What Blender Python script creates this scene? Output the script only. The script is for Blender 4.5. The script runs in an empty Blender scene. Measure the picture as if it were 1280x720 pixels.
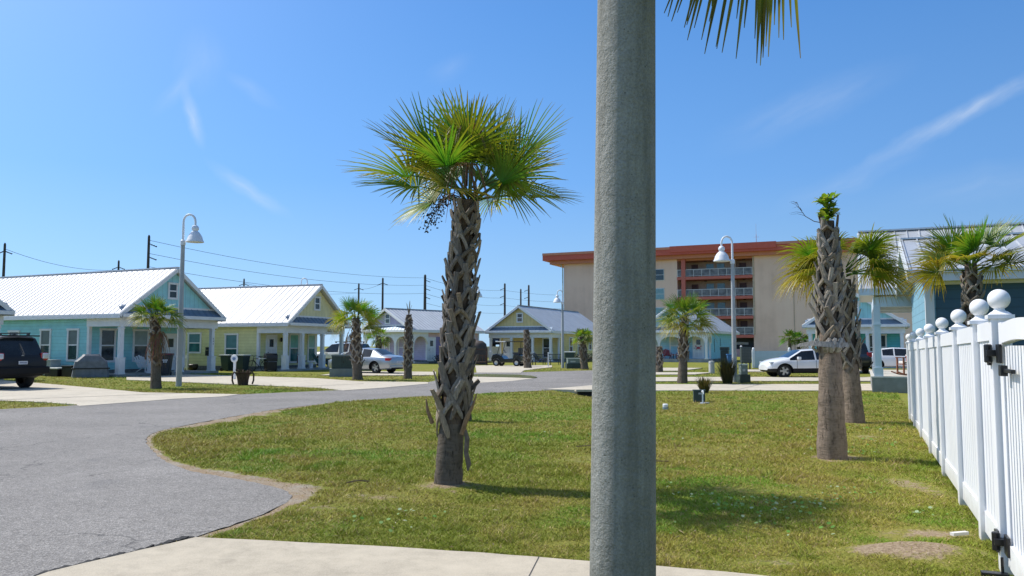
import bpy, bmesh, math, random
import numpy as np
from mathutils import Vector, Matrix
R = math.radians
rnd = random.Random(7)
SC = bpy.context.scene
COL = SC.collection

# ------------------------------------------------------------------ object helpers
def tag(o, label=None, cat=None, group=None, kind=None):
    if label: o['label'] = label
    if cat: o['category'] = cat
    if group: o['group'] = group
    if kind: o['kind'] = kind
    return o

def empty(name, loc=(0, 0, 0), rz=0.0, label=None, cat=None, group=None):
    o = bpy.data.objects.new(name, None)
    COL.objects.link(o)
    o.location = loc
    o.rotation_euler = (0, 0, rz)
    o.empty_display_size = .2
    return tag(o, label, cat, group)

def children(o):
    return [c for c in bpy.data.objects if c.parent == o]

def copy_tree(o, parent=None):
    c = o.copy()
    COL.objects.link(c)
    c.parent = parent
    for ch in children(o):
        copy_tree(ch, c)
    return c

class MB:
    """collects shapes; build() links them as one mesh object"""
    def __init__(s):
        s.v = []; s.f = []; s.mi = []; s.cur = 0; s.col = []; s.c = (1, 1, 1, 1)
    def add(s, verts, faces):
        b = len(s.v)
        s.v.extend([tuple(p) for p in verts])
        s.col.extend([s.c] * len(verts))
        for f in faces:
            s.f.append(tuple(b + i for i in f)); s.mi.append(s.cur)
        return s
    def box(s, x0, x1, y0, y1, z0, z1, M=None):
        vs = [Vector((x, y, z)) for z in (z0, z1) for y in (y0, y1) for x in (x0, x1)]
        if M is not None: vs = [M @ p for p in vs]
        return s.add(vs, [(0, 2, 3, 1), (4, 5, 7, 6), (0, 1, 5, 4), (1, 3, 7, 5), (3, 2, 6, 7), (2, 0, 4, 6)])
    def cbox(s, x, y, z0, wx, wy, h):
        return s.box(x - wx / 2, x + wx / 2, y - wy / 2, y + wy / 2, z0, z0 + h)
    def bar(s, a, b, w, h=None, up=(0, 0, 1)):
        a = Vector(a); b = Vector(b); h = h or w
        d = (b - a).normalized(); up = Vector(up)
        if abs(d.dot(up)) > .95: up = Vector((1, 0, 0))
        x = d.cross(up).normalized() * (w / 2); y = x.cross(d).normalized() * (h / 2)
        vs = [p + q for p in (a, b) for q in (-x - y, x - y, x + y, -x + y)]
        return s.add(vs, [(0, 3, 2, 1), (4, 5, 6, 7), (0, 1, 5, 4), (1, 2, 6, 5), (2, 3, 7, 6), (3, 0, 4, 7)])
    def tube(s, pts, rs, n=10, cap=True):
        pts = [Vector(p) for p in pts]
        if not hasattr(rs, '__len__'): rs = [rs] * len(pts)
        vs = []; fs = []
        px = None
        for i, p in enumerate(pts):
            d = (pts[min(i + 1, len(pts) - 1)] - pts[max(i - 1, 0)]).normalized()
            if px is None:
                px = d.orthogonal().normalized()
            px = (px - d * px.dot(d)).normalized()
            py = d.cross(px)
            for k in range(n):
                a = 2 * math.pi * k / n
                vs.append(p + (px * math.cos(a) + py * math.sin(a)) * rs[i])
        for i in range(len(pts) - 1):
            for k in range(n):
                k2 = (k + 1) % n
                fs.append((i * n + k, i * n + k2, (i + 1) * n + k2, (i + 1) * n + k))
        if cap:
            fs.append(tuple(range(n - 1, -1, -1)))
            fs.append(tuple((len(pts) - 1) * n + k for k in range(n)))
        return s.add(vs, fs)
    def lathe(s, prof, n=16, c=(0, 0, 0), M=None, cap=False):
        vs = []; fs = []
        for r, z in prof:
            for k in range(n):
                a = 2 * math.pi * k / n
                p = Vector((c[0] + r * math.cos(a), c[1] + r * math.sin(a), c[2] + z))
                vs.append(M @ p if M is not None else p)
        m = len(prof)
        for i in range(m - 1):
            for k in range(n):
                k2 = (k + 1) % n
                fs.append((i * n + k, i * n + k2, (i + 1) * n + k2, (i + 1) * n + k))
        if cap:
            fs.append(tuple(range(n - 1, -1, -1)))
            fs.append(tuple((m - 1) * n + k for k in range(n)))
        return s.add(vs, fs)
    def prism(s, poly, a, b, axis='z'):
        """extrude a 2-D polygon from a to b along an axis"""
        def mk(p, t):
            return {'z': (p[0], p[1], t), 'y': (p[0], t, p[1]), 'x': (t, p[0], p[1])}[axis]
        n = len(poly)
        vs = [mk(p, a) for p in poly] + [mk(p, b) for p in poly]
        fs = [tuple(range(n - 1, -1, -1)), tuple(range(n, 2 * n))]
        for i in range(n):
            j = (i + 1) % n
            fs.append((i, j, n + j, n + i))
        return s.add(vs, fs)
    def sphere(s, c, r, nu=14, nv=9, sc=(1, 1, 1)):
        prof = [(max(1e-4, math.sin(math.pi * i / nv)) * r, -math.cos(math.pi * i / nv) * r) for i in range(nv + 1)]
        vs = []; fs = []
        for rr, z in prof:
            for k in range(nu):
                a = 2 * math.pi * k / nu
                vs.append((c[0] + rr * math.cos(a) * sc[0], c[1] + rr * math.sin(a) * sc[1], c[2] + z * sc[2]))
        for i in range(nv):
            for k in range(nu):
                k2 = (k + 1) % nu
                fs.append((i * nu + k, i * nu + k2, (i + 1) * nu + k2, (i + 1) * nu + k))
        return s.add(vs, fs)
    def build(s, name, mats, parent=None, loc=None, rz=None, smooth=None, color=False, fix=True, bevel=0):
        me = bpy.data.meshes.new(name)
        me.from_pydata(s.v, [], s.f)
        if not isinstance(mats, (list, tuple)): mats = [mats]
        for m in mats: me.materials.append(m)
        me.polygons.foreach_set('material_index', s.mi)
        if fix:
            bm = bmesh.new(); bm.from_mesh(me)
            bmesh.ops.recalc_face_normals(bm, faces=bm.faces[:])
            if bevel:
                es = [e for e in bm.edges if len(e.link_faces) == 2 and e.calc_face_angle(0) > .6]
                bmesh.ops.bevel(bm, geom=es, offset=bevel, segments=2, affect='EDGES', profile=.6)
            bm.to_mesh(me); bm.free()
        if color:
            at = me.color_attributes.new('Col', 'FLOAT_COLOR', 'POINT')
            at.data.foreach_set('color', np.array(s.col, dtype=np.float32).ravel())
        if smooth is not None:
            me.polygons.foreach_set('use_smooth', [True] * len(me.polygons))
            me.set_sharp_from_angle(angle=R(smooth))
        o = bpy.data.objects.new(name, me)
        COL.objects.link(o)
        if parent is not None: o.parent = parent
        if loc is not None: o.location = loc
        if rz is not None: o.rotation_euler = (0, 0, rz)
        return o

# ------------------------------------------------------------------ materials
def nt_new(name):
    m = bpy.data.materials.new(name); m.use_nodes = True
    nt = m.node_tree
    b = nt.nodes['Principled BSDF']
    return m, nt, b

def N(nt, t, **kw):
    n = nt.nodes.new(t)
    for k, v in kw.items():
        if k.startswith('i_'):
            n.inputs[int(k[2:]) if k[2:].isdigit() else k[2:].replace('_', ' ')].default_value = v
        else:
            setattr(n, k, v)
    return n

def math_node(nt, op, a, b=None, clamp=False):
    n = nt.nodes.new('ShaderNodeMath'); n.operation = op; n.use_clamp = clamp
    for i, q in enumerate((a, b)):
        if q is None: continue
        if isinstance(q, (int, float)): n.inputs[i].default_value = q
        else: nt.links.new(q, n.inputs[i])
    return n.outputs[0]

def mixc(nt, fac, a, b, mode='MIX'):
    n = nt.nodes.new('ShaderNodeMix'); n.data_type = 'RGBA'; n.blend_type = mode
    if isinstance(fac, (int, float)): n.inputs[0].default_value = fac
    else: nt.links.new(fac, n.inputs[0])
    for i, q in ((6, a), (7, b)):
        if isinstance(q, tuple): n.inputs[i].default_value = q if len(q) == 4 else q + (1,)
        else: nt.links.new(q, n.inputs[i])
    return n.outputs[2]

def noise(nt, vec, scale, detail=4, rough=.55):
    n = nt.nodes.new('ShaderNodeTexNoise')
    n.inputs['Scale'].default_value = scale; n.inputs['Detail'].default_value = detail
    n.inputs['Roughness'].default_value = rough
    nt.links.new(vec, n.inputs['Vector'])
    return n.outputs['Fac']

def ramp(nt, fac, stops):
    n = nt.nodes.new('ShaderNodeValToRGB')
    e = n.color_ramp.elements
    while len(e) < len(stops): e.new(.5)
    for i, (p, c) in enumerate(stops):
        e[i].position = p
        e[i].color = (c if isinstance(c, tuple) else (c, c, c)) + (1,)
    nt.links.new(fac, n.inputs[0])
    return n.outputs[0]

def objvec(nt):
    return nt.nodes.new('ShaderNodeTexCoord').outputs['Object']

def bump(nt, b, h, strength, dist=.01):
    n = nt.nodes.new('ShaderNodeBump')
    n.inputs['Strength'].default_value = strength; n.inputs['Distance'].default_value = dist
    nt.links.new(h, n.inputs['Height'])
    nt.links.new(n.outputs[0], b.inputs['Normal'])

MC = {}
def paint(name, col, rough=.55, metal=0., var=.12, scale=3., bmp=0., bscale=60., coat=0., spec=.5):
    """painted or plain surface with soiling and slight unevenness"""
    if name in MC: return MC[name]
    m, nt, b = nt_new(name)
    v = objvec(nt)
    f = noise(nt, v, scale, 5, .6)
    dark = tuple(c * (1 - var * 1.6) for c in col); lite = tuple(min(1, c * (1 + var * .6)) for c in col)
    c = ramp(nt, f, [(.3, dark), (.7, lite)])
    nt.links.new(c, b.inputs['Base Color'])
    b.inputs['Roughness'].default_value = rough; b.inputs['Metallic'].default_value = metal
    b.inputs['Specular IOR Level'].default_value = spec
    b.inputs['Coat Weight'].default_value = coat
    if bmp: bump(nt, b, noise(nt, v, bscale, 4), bmp, .01)
    MC[name] = m
    return m

def siding(name, col, pitch=.18, axis=2, rough=.6, line=.55):
    """lap siding (axis 2) or board and batten (axis 0): grooves as bump and occluded lines"""
    if name in MC: return MC[name]
    m, nt, b = nt_new(name)
    v = objvec(nt)
    sp = nt.nodes.new('ShaderNodeSeparateXYZ'); nt.links.new(v, sp.inputs[0])
    t = math_node(nt, 'FRACT', math_node(nt, 'DIVIDE', sp.outputs[axis], pitch))
    groove = ramp(nt, t, [(0, 0.), (.1, 1.)])
    f = noise(nt, v, 2.2, 5)
    base = ramp(nt, f, [(.3, tuple(c * .86 for c in col)), (.7, tuple(min(1, c * 1.05) for c in col))])
    c = mixc(nt, groove, tuple(q * line for q in col), base)
    nt.links.new(c, b.inputs['Base Color'])
    b.inputs['Roughness'].default_value = rough
    hh = t if axis == 2 else groove
    bump(nt, b, math_node(nt, 'SUBTRACT', 1.0, hh) if axis == 2 else hh, .6, .02)
    MC[name] = m
    return m

def glass(name, col=(.02, .035, .04), rough=.06):
    if name in MC: return MC[name]
    m, nt, b = nt_new(name)
    v = objvec(nt)
    f = noise(nt, v, 1.7, 3)
    c = ramp(nt, f, [(.35, tuple(q * .5 for q in col)), (.65, tuple(q * 1.5 for q in col))])
    nt.links.new(c, b.inputs['Base Color'])
    b.inputs['Roughness'].default_value = rough
    b.inputs['Specular IOR Level'].default_value = .7
    MC[name] = m
    return m

WHITE = paint('white_paint', (.78, .79, .80), .5, var=.06)
def vinyl():
    m, nt, b = nt_new('white_vinyl')
    v = objvec(nt); sp = nt.nodes.new('ShaderNodeSeparateXYZ'); nt.links.new(v, sp.inputs[0])
    base = ramp(nt, noise(nt, v, 1.5, 5), [(.3, (.80, .80, .81)), (.7, (.87, .87, .88))])
    h = math_node(nt, 'SUBTRACT', .30, math_node(nt, 'SUBTRACT', sp.outputs[2], math_node(nt, 'MULTIPLY', math_node(nt, 'SUBTRACT', noise(nt, v, 8, 5, .7), .5), .45)))
    spl = ramp(nt, h, [(.05, 0.), (.38, .60)])
    c = mixc(nt, spl, base, (.42, .36, .26))
    mp = nt.nodes.new('ShaderNodeMapping'); mp.inputs['Scale'].default_value = (26, 26, 1.2); nt.links.new(v, mp.inputs[0])
    st = ramp(nt, noise(nt, mp.outputs[0], 1., 4, .6), [(.58, 0.), (.76, .22)])
    c = mixc(nt, st, c, (.52, .53, .50))
    nt.links.new(c, b.inputs['Base Color']); b.inputs['Roughness'].default_value = .38
    MC['white_vinyl'] = m
    return m
VINYL = vinyl()
DARK = paint('black_plastic', (.012, .012, .014), .4, var=.3)
RUBBER = paint('tyre_rubber', (.018, .018, .018), .8, var=.3)
GLASS = glass('window_glass')
GLASS_TEAL = glass('teal_window_glass', (.03, .12, .12), .1)
GREYMETAL = paint('grey_metal', (.42, .44, .46), .45, .3, var=.1)
FOUND = paint('foundation_block', (.16, .17, .17), .85, var=.25, scale=6, bmp=.3)
CONC = None
# ------------------------------------------------------------------ world, sun, camera
def build_world():
    w = bpy.data.worlds.new('World'); SC.world = w; w.use_nodes = True
    nt = w.node_tree
    bg = nt.nodes['Background']
    sky = nt.nodes.new('ShaderNodeTexSky')
    sky.sky_type = 'NISHITA'; sky.sun_disc = False
    sky.sun_elevation = R(SUN_EL); sky.sun_rotation = SUN_ROT
    sky.air_density = 1.0; sky.dust_density = .35; sky.ozone_density = 2.2; sky.altitude = 0
    tc = nt.nodes.new('ShaderNodeTexCoord')
    sp = nt.nodes.new('ShaderNodeSeparateXYZ'); nt.links.new(tc.outputs['Generated'], sp.inputs[0])
    yy = math_node(nt, 'MAXIMUM', sp.outputs[1], .05)
    u = math_node(nt, 'DIVIDE', sp.outputs[0], yy); v = math_node(nt, 'DIVIDE', sp.outputs[2], yy)
    cb = nt.nodes.new('ShaderNodeCombineXYZ'); nt.links.new(u, cb.inputs[0]); nt.links.new(v, cb.inputs[1])
    total = None
    # cirrus wisps: centre, heading, half length, half width, strength
    for k, (cx, cy, ang, hl, hw, st) in enumerate([
            (.575, .295, 28, .17, .017, .44), (.43, .21, 22, .12, .018, .14), (.38, .305, 24, .16, .035, .15),
            (.60, .205, 10, .15, .03, .10),
            (-.405, .29, -74, .045, .012, .42), (-.425, .325, 50, .05, .015, .18), (-.335, .20, -34, .075, .013, .36),
            (-.33, .325, -32, .05, .013, .14), (-.40, .365, 80, .05, .04, .12), (-.08, .355, 20, .04, .02, .10)]):
        mp = nt.nodes.new('ShaderNodeMapping'); mp.vector_type = 'TEXTURE'
        mp.inputs['Location'].default_value = (cx, cy, 0); mp.inputs['Rotation'].default_value = (0, 0, R(ang))
        mp.inputs['Scale'].default_value = (hl, hw, 1)
        nz = nt.nodes.new('ShaderNodeTexNoise'); nz.inputs['Scale'].default_value = 14; nz.inputs['Detail'].default_value = 3
        nt.links.new(cb.outputs[0], nz.inputs['Vector'])
        off = nt.nodes.new('ShaderNodeVectorMath'); off.operation = 'MULTIPLY_ADD'
        nt.links.new(nz.outputs['Color'], off.inputs[0]); off.inputs[1].default_value = (.03, .03, 0)
        nt.links.new(cb.outputs[0], off.inputs[2])
        off2 = nt.nodes.new('ShaderNodeVectorMath'); off2.operation = 'SUBTRACT'
        nt.links.new(off.outputs[0], off2.inputs[0]); off2.inputs[1].default_value = (.015, .015, 0)
        nt.links.new(off2.outputs[0], mp.inputs['Vector'])
        ln = nt.nodes.new('ShaderNodeVectorMath'); ln.operation = 'LENGTH'; nt.links.new(mp.outputs[0], ln.inputs[0])
        fall = math_node(nt, 'POWER', math_node(nt, 'SUBTRACT', 1.0, ln.outputs['Value'], True), 1.3)
        mp2 = nt.nodes.new('ShaderNodeMapping'); mp2.vector_type = 'TEXTURE'
        mp2.inputs['Rotation'].default_value = (0, 0, R(ang + 6)); mp2.inputs['Scale'].default_value = (.09, .016, 1)
        mp2.inputs['Location'].default_value = (k * .37, 0, 0)
        nt.links.new(off2.outputs[0], mp2.inputs['Vector'])
        fib = ramp(nt, noise(nt, mp2.outputs[0], 1.0, 6, .6), [(.25, .25), (.7, 1.)])
        c = math_node(nt, 'MULTIPLY', math_node(nt, 'MULTIPLY', fall, fib), st)
        total = c if total is None else math_node(nt, 'ADD', total, c, True)
    front = math_node(nt, 'MULTIPLY', total, math_node(nt, 'GREATER_THAN', sp.outputs[1], .06))
    col = mixc(nt, front, sky_tint(nt, sky.outputs[0]), (8.2, 8.8, 9.4, 1))
    nt.links.new(col, bg.inputs[0])
    bg.inputs[1].default_value = SKY_STR

def sky_tint(nt, out):
    # deepen the clear blue by height above the horizon, add a glow around the out-of-view sun to lift shaded walls
    tc = nt.nodes.new('ShaderNodeTexCoord'); sp = nt.nodes.new('ShaderNodeSeparateXYZ'); nt.links.new(tc.outputs['Generated'], sp.inputs[0])
    blue = ramp(nt, math_node(nt, 'MAXIMUM', sp.outputs[2], 0.), [(0., (.44, .69, .97)), (.05, (.36, .65, 1.0)), (.2, (.19, .475, 1.0)), (.40, (.108, .345, .86)), (.7, (.12, .28, .62)), (1., (.12, .26, .58))])
    side = math_node(nt, 'SUBTRACT', 1.0, math_node(nt, 'MULTIPLY', sp.outputs[0], .34))
    k = math_node(nt, 'DIVIDE', side, SKY_STR)
    cb = nt.nodes.new('ShaderNodeCombineXYZ')
    for i in range(3): nt.links.new(k, cb.inputs[i])
    blue = mixc(nt, 1.0, blue, cb.outputs[0], 'MULTIPLY')
    fac = ramp(nt, sp.outputs[2], [(.40, .88), (.62, .35)])
    c = mixc(nt, fac, out, blue)
    dt = nt.nodes.new('ShaderNodeVectorMath'); dt.operation = 'DOT_PRODUCT'; nt.links.new(tc.outputs['Generated'], dt.inputs[0])
    dt.inputs[1].default_value = tuple(to_sun)
    au = math_node(nt, 'MULTIPLY', math_node(nt, 'POWER', math_node(nt, 'MAXIMUM', dt.outputs['Value'], 0.), 7.), .95 / SKY_STR)
    cb2 = nt.nodes.new('ShaderNodeCombineXYZ')
    for i, q in enumerate((1., .98, .92)): nt.links.new(math_node(nt, 'MULTIPLY', au, q), cb2.inputs[i])
    return mixc(nt, 1.0, c, cb2.outputs[0], 'ADD')

SUN_EL = 52.0
SUN_AZ = (-.912, .41)                       # horizontal direction towards the sun
SUN_ROT = math.atan2(SUN_AZ[0], SUN_AZ[1])
SKY_STR = .105; SKY_HUE = .5; SKY_SAT = 1.1
ce = math.cos(R(SUN_EL)); to_sun = Vector((SUN_AZ[0] * ce, SUN_AZ[1] * ce, math.sin(R(SUN_EL))))
build_world()
sd = bpy.data.lights.new('sun', 'SUN'); sd.energy = 5.0; sd.angle = R(.53); sd.color = (1, .955, .88)
so = bpy.data.objects.new('sun', sd); COL.objects.link(so)
so.rotation_euler = to_sun.to_track_quat('Z', 'Y').to_euler(); so.location = (-20, 10, 30)
cd = bpy.data.cameras.new('camera'); co = bpy.data.objects.new('camera', cd); COL.objects.link(co)
co.location = (0, 0, 1.6); co.rotation_euler = (R(90) + math.atan(.072), 0, 0)
cd.sensor_width = 36; cd.lens = 28.125; cd.clip_end = 5000; cd.clip_start = .05
SC.camera = co
SC.view_settings.view_transform = 'Standard'; SC.view_settings.look = 'None'; SC.view_settings.exposure = 0

# ------------------------------------------------------------------ ground plan (metres, camera stands at 0,0)
PLAN = {
    'road': [(-3.9, -2), (-3.5, 4.2), (-3.24, 5.72), (-2.64, 6.82), (-2.52, 7.23), (-2.36, 7.74), (-2.31, 8.16), (-2.31, 8.58), (-2.5, 9.0), (-2.73, 9.25), (-3.25, 9.69), (-4.06, 10.29), (-4.81, 11.21), (-5.58, 12.49), (-6.24, 13.74), (-6.62, 14.87), (-6.58, 16.2), (-6.31, 18.19), (-5.89, 20.47), (-4.97, 22.77), (-3.65, 24.48), (-2.07, 26.06), (0.0, 27.84), (1.73, 29.09), (3.3, 31.65), (5.01, 33.62), (6.05, 36.67), (7.26, 42.44), (8.32, 50.37), (7.36, 52.85), (4.92, 52.0), (0.53, 48.12), (-2.14, 48.85), (-3.38, 42.44), (-3.58, 34.33), (-4.94, 31.04), (-6.07, 29.09), (-7.11, 28.09), (-8.94, 26.48), (-10.29, 24.67), (-11.55, 21.56), (-12.91, 20.35), (-14.97, 17.99), (-19, 12), (-22, -2)],
    'driveA': [(-40.79, 46.07), (-23.6, 37.09), (-20.24, 34.33), (-16.19, 30.75), (-12.51, 27.37), (-11.51, 27.15), (-8.91, 26.39), (-9.02, 25.24), (-10.06, 24.12), (-11.4, 21.28), (-11.84, 21.85), (-13.65, 22.93), (-14.88, 23.42), (-23.03, 26.06)],
    'driveB': [(-19.57, 40.83), (-18.18, 44.79), (-14.56, 42.44), (-9.59, 39.34), (-6.77, 35.86), (-3.66, 35.08), (-3.51, 33.62), (-4.84, 30.46), (-5.96, 28.58), (-7.42, 30.46), (-10.53, 32.61), (-14.81, 35.46), (-17.98, 37.52)],
    'driveC': [(-10.03, 50.37), (-4.62, 48.85), (-4.12, 43.58), (-8.13, 43.0), (-10.41, 43.58)],
    'driveC2': [(-2.22, 41.35), (0.0, 40.32), (1.05, 39.15), (0.0, 36.26), (-1.82, 33.97)],
    'islandC': [(-2.41, 44.79), (0.0, 44.18), (0.93, 42.44), (1.32, 40.32), (1.09, 39.15), (0.0, 40.32), (-2.22, 41.35)],
    'driveD': [(-2.95, 64.45), (3.27, 65.76), (2.97, 59.68), (0.78, 52.0), (0.52, 47.42), (-2.08, 47.42)],
    'walk': [(-3.6, 4.2), (-3.23, 5.7), (-2.6, 6.71), (-1.94, 6.59), (-1.2, 6.45), (-0.24, 6.22), (0.57, 5.98), (1.02, 5.86), (1.48, 5.7), (3.0, 5.1), (2.4, 3.6), (-.2, 4.4)],
    'sideR': [(1.16, 29.09), (3.37, 32.28), (5.83, 32.94), (10.15, 32.94), (16.37, 33.28), (13.93, 28.33), (8.72, 28.33), (5.01, 28.33), (2.84, 28.58)],
    'strip1': [(6.34, 39.83), (9.22, 40.32), (14.44, 40.32), (22.85, 40.32), (20.65, 35.86), (8.2, 35.86), (5.64, 35.46)],
    'strip2': [(7.78, 47.42), (10.85, 47.42), (11.73, 47.14), (9.99, 44.06), (7.15, 43.58)],
    'strip3': [(8.59, 57.55), (13.44, 56.75), (10.53, 50.37), (7.52, 50.37)],
    'strip4': [(14.99, 52.85), (29.03, 52.85), (27.06, 48.85), (13.85, 48.85)],
}

def densify(poly, step, jit, seed):
    r = random.Random(seed); out = []
    n = len(poly)
    for i in range(n):
        a = Vector(poly[i]); b = Vector(poly[(i + 1) % n]); d = b - a
        k = max(1, int(d.length / step))
        nn = Vector((-d.y, d.x)).normalized()
        for j in range(k):
            p = a + d * (j / k) + nn * (r.uniform(-jit, jit) if j else r.uniform(-jit, jit) * .5)
            out.append((p.x, p.y))
    return out

def chaikin(poly, it=2):
    for _ in range(it):
        q = []
        n = len(poly)
        for i in range(n):
            a, b = poly[i], poly[(i + 1) % n]
            q.append((a[0] * .75 + b[0] * .25, a[1] * .75 + b[1] * .25)); q.append((a[0] * .25 + b[0] * .75, a[1] * .25 + b[1] * .75))
        poly = q
    return poly

ROAD = densify(chaikin(PLAN['road'], 1), .11, .022, 3)

def in_poly(X, Y, poly):
    inside = np.zeros(X.shape, bool)
    n = len(poly); j = n - 1
    for i in range(n):
        xi, yi = poly[i]; xj, yj = poly[j]
        c = (yi > Y) != (yj > Y)
        with np.errstate(divide='ignore', invalid='ignore'):
            t = (xj - xi) * (Y - yi) / ((yj - yi) if yj != yi else 1e-9) + xi
        inside ^= c & (X < t)
        j = i
    return inside

def seg_dist(X, Y, poly, closed=True):
    d = np.full(X.shape, 1e9)
    n = len(poly)
    for i in range(n if closed else n - 1):
        ax, ay = poly[i]; bx, by = poly[(i + 1) % n]
        dx, dy = bx - ax, by - ay
        t = np.clip(((X - ax) * dx + (Y - ay) * dy) / (dx * dx + dy * dy + 1e-12), 0, 1)
        d = np.minimum(d, np.hypot(X - ax - t * dx, Y - ay - t * dy))
    return d

def vnoise(X, Y, sc, seed=0):
    """value noise, vectorised"""
    r = np.random.RandomState(seed); T = r.rand(256, 256)
    x = X * sc + 1000.3; y = Y * sc + 1000.7
    xi = np.floor(x).astype(int); yi = np.floor(y).astype(int)
    fx = x - xi; fy = y - yi
    fx = fx * fx * (3 - 2 * fx); fy = fy * fy * (3 - 2 * fy)
    g = lambda a, b: T[a % 256, b % 256]
    return (g(xi, yi) * (1 - fx) + g(xi + 1, yi) * fx) * (1 - fy) + (g(xi, yi + 1) * (1 - fx) + g(xi + 1, yi + 1) * fx) * fy

def fbm(X, Y, sc, seed=0, o=4):
    s = 0; a = 1; t = 0
    for k in range(o):
        s = s + a * vnoise(X, Y, sc * 2 ** k, seed + k); t += a; a *= .55
    return s / t

LAWN_EDGE = [p for p in PLAN['road'][2:26]]
def paved(X, Y, pad_only=False):
    m = in_poly(X, Y, chaikin(PLAN['road'], 1))
    for k, p in PLAN.items():
        if k not in ('road', 'islandC'): m |= in_poly(X, Y, p)
    return m & ~in_poly(X, Y, PLAN['islandC'])

DIRT_SPOTS = [(3.05, 6.15, .55, .30, 1.0), (3.5, 6.9, .5, .3, .75), (2.0, 6.0, .5, .15, .6), (-0.73, 9.2, .45, .4, .8), (-1.5, 8.6, .7, .35, .55),
              (-1.9, 8.1, .6, .3, .6), (4.55, 11.45, .5, .4, .7), (7.15, 16.8, .5, .4, .5), (.4, 6.6, .5, .12, .55), (.9, 6.2, .5, .18, .7),
              (1.0, 11.5, .6, .5, .4), (-2.4, 13.0, 1.1, .8, .35), (2.5, 9.0, .8, .3, .4), (6.2, 14.2, .5, .5, .5), (4.6, 9.3, .35, .8, .55), (3.2, 12.5, 1.2, .7, .4)]
def dirt_amount(X, Y):
    d = seg_dist(X, Y, LAWN_EDGE, False)
    w = .10 + .36 * np.exp(-((Y - 9.9) / 1.2) ** 2) + .62 * np.exp(-((Y - 18.3) / 2.6) ** 2) * (X < -4) + .07 * np.exp(-((Y - 8.3) / .5) ** 2)
    n = fbm(X, Y, 1.9, 5)
    dirt = np.clip(1.25 - d / (w * (.15 + 1.7 * n)), 0, 1) * (Y < 25)
    dw = seg_dist(X, Y, PLAN['walk'])
    dirt = np.maximum(dirt, np.clip(1.0 - dw / (.03 + .16 * n), 0, .8))
    for (cx, cy, rx, ry, s) in DIRT_SPOTS:
        q = np.hypot((X - cx) / rx, (Y - cy) / ry)
        dirt = np.maximum(dirt, np.clip(1.25 - q + (n - .5) * 1.3, 0, 1) * s)
    return dirt

def ground_z(X, Y):
    z = (fbm(X, Y, .55, 11) - .5) * .05 + (fbm(X, Y, 3.0, 12) - .5) * .02
    z += .11 * np.exp(-(((X - 3.05) / .5) ** 2 + ((Y - 6.15) / .28) ** 2))
    z += .05 * np.exp(-(((X + .73) / .4) ** 2 + ((Y - 9.25) / .4) ** 2))
    z -= .20 * np.exp(-(((X - 3.0) / 1.1) ** 2 + ((Y - 28.4) / 3.2) ** 2))
    z *= np.clip((48 - np.hypot(X, Y)) / 10, 0, 1)
    return z

def axis_lines(lo, hi, step, far, grow=1.25):
    a = list(np.arange(lo, hi + 1e-6, step))
    s = step; x = hi
    while x < far: s *= grow; x += s; a.append(x)
    s = step; x = lo
    while x > -far: s *= grow; x -= s; a.insert(0, x)
    return np.array(a)

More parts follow.
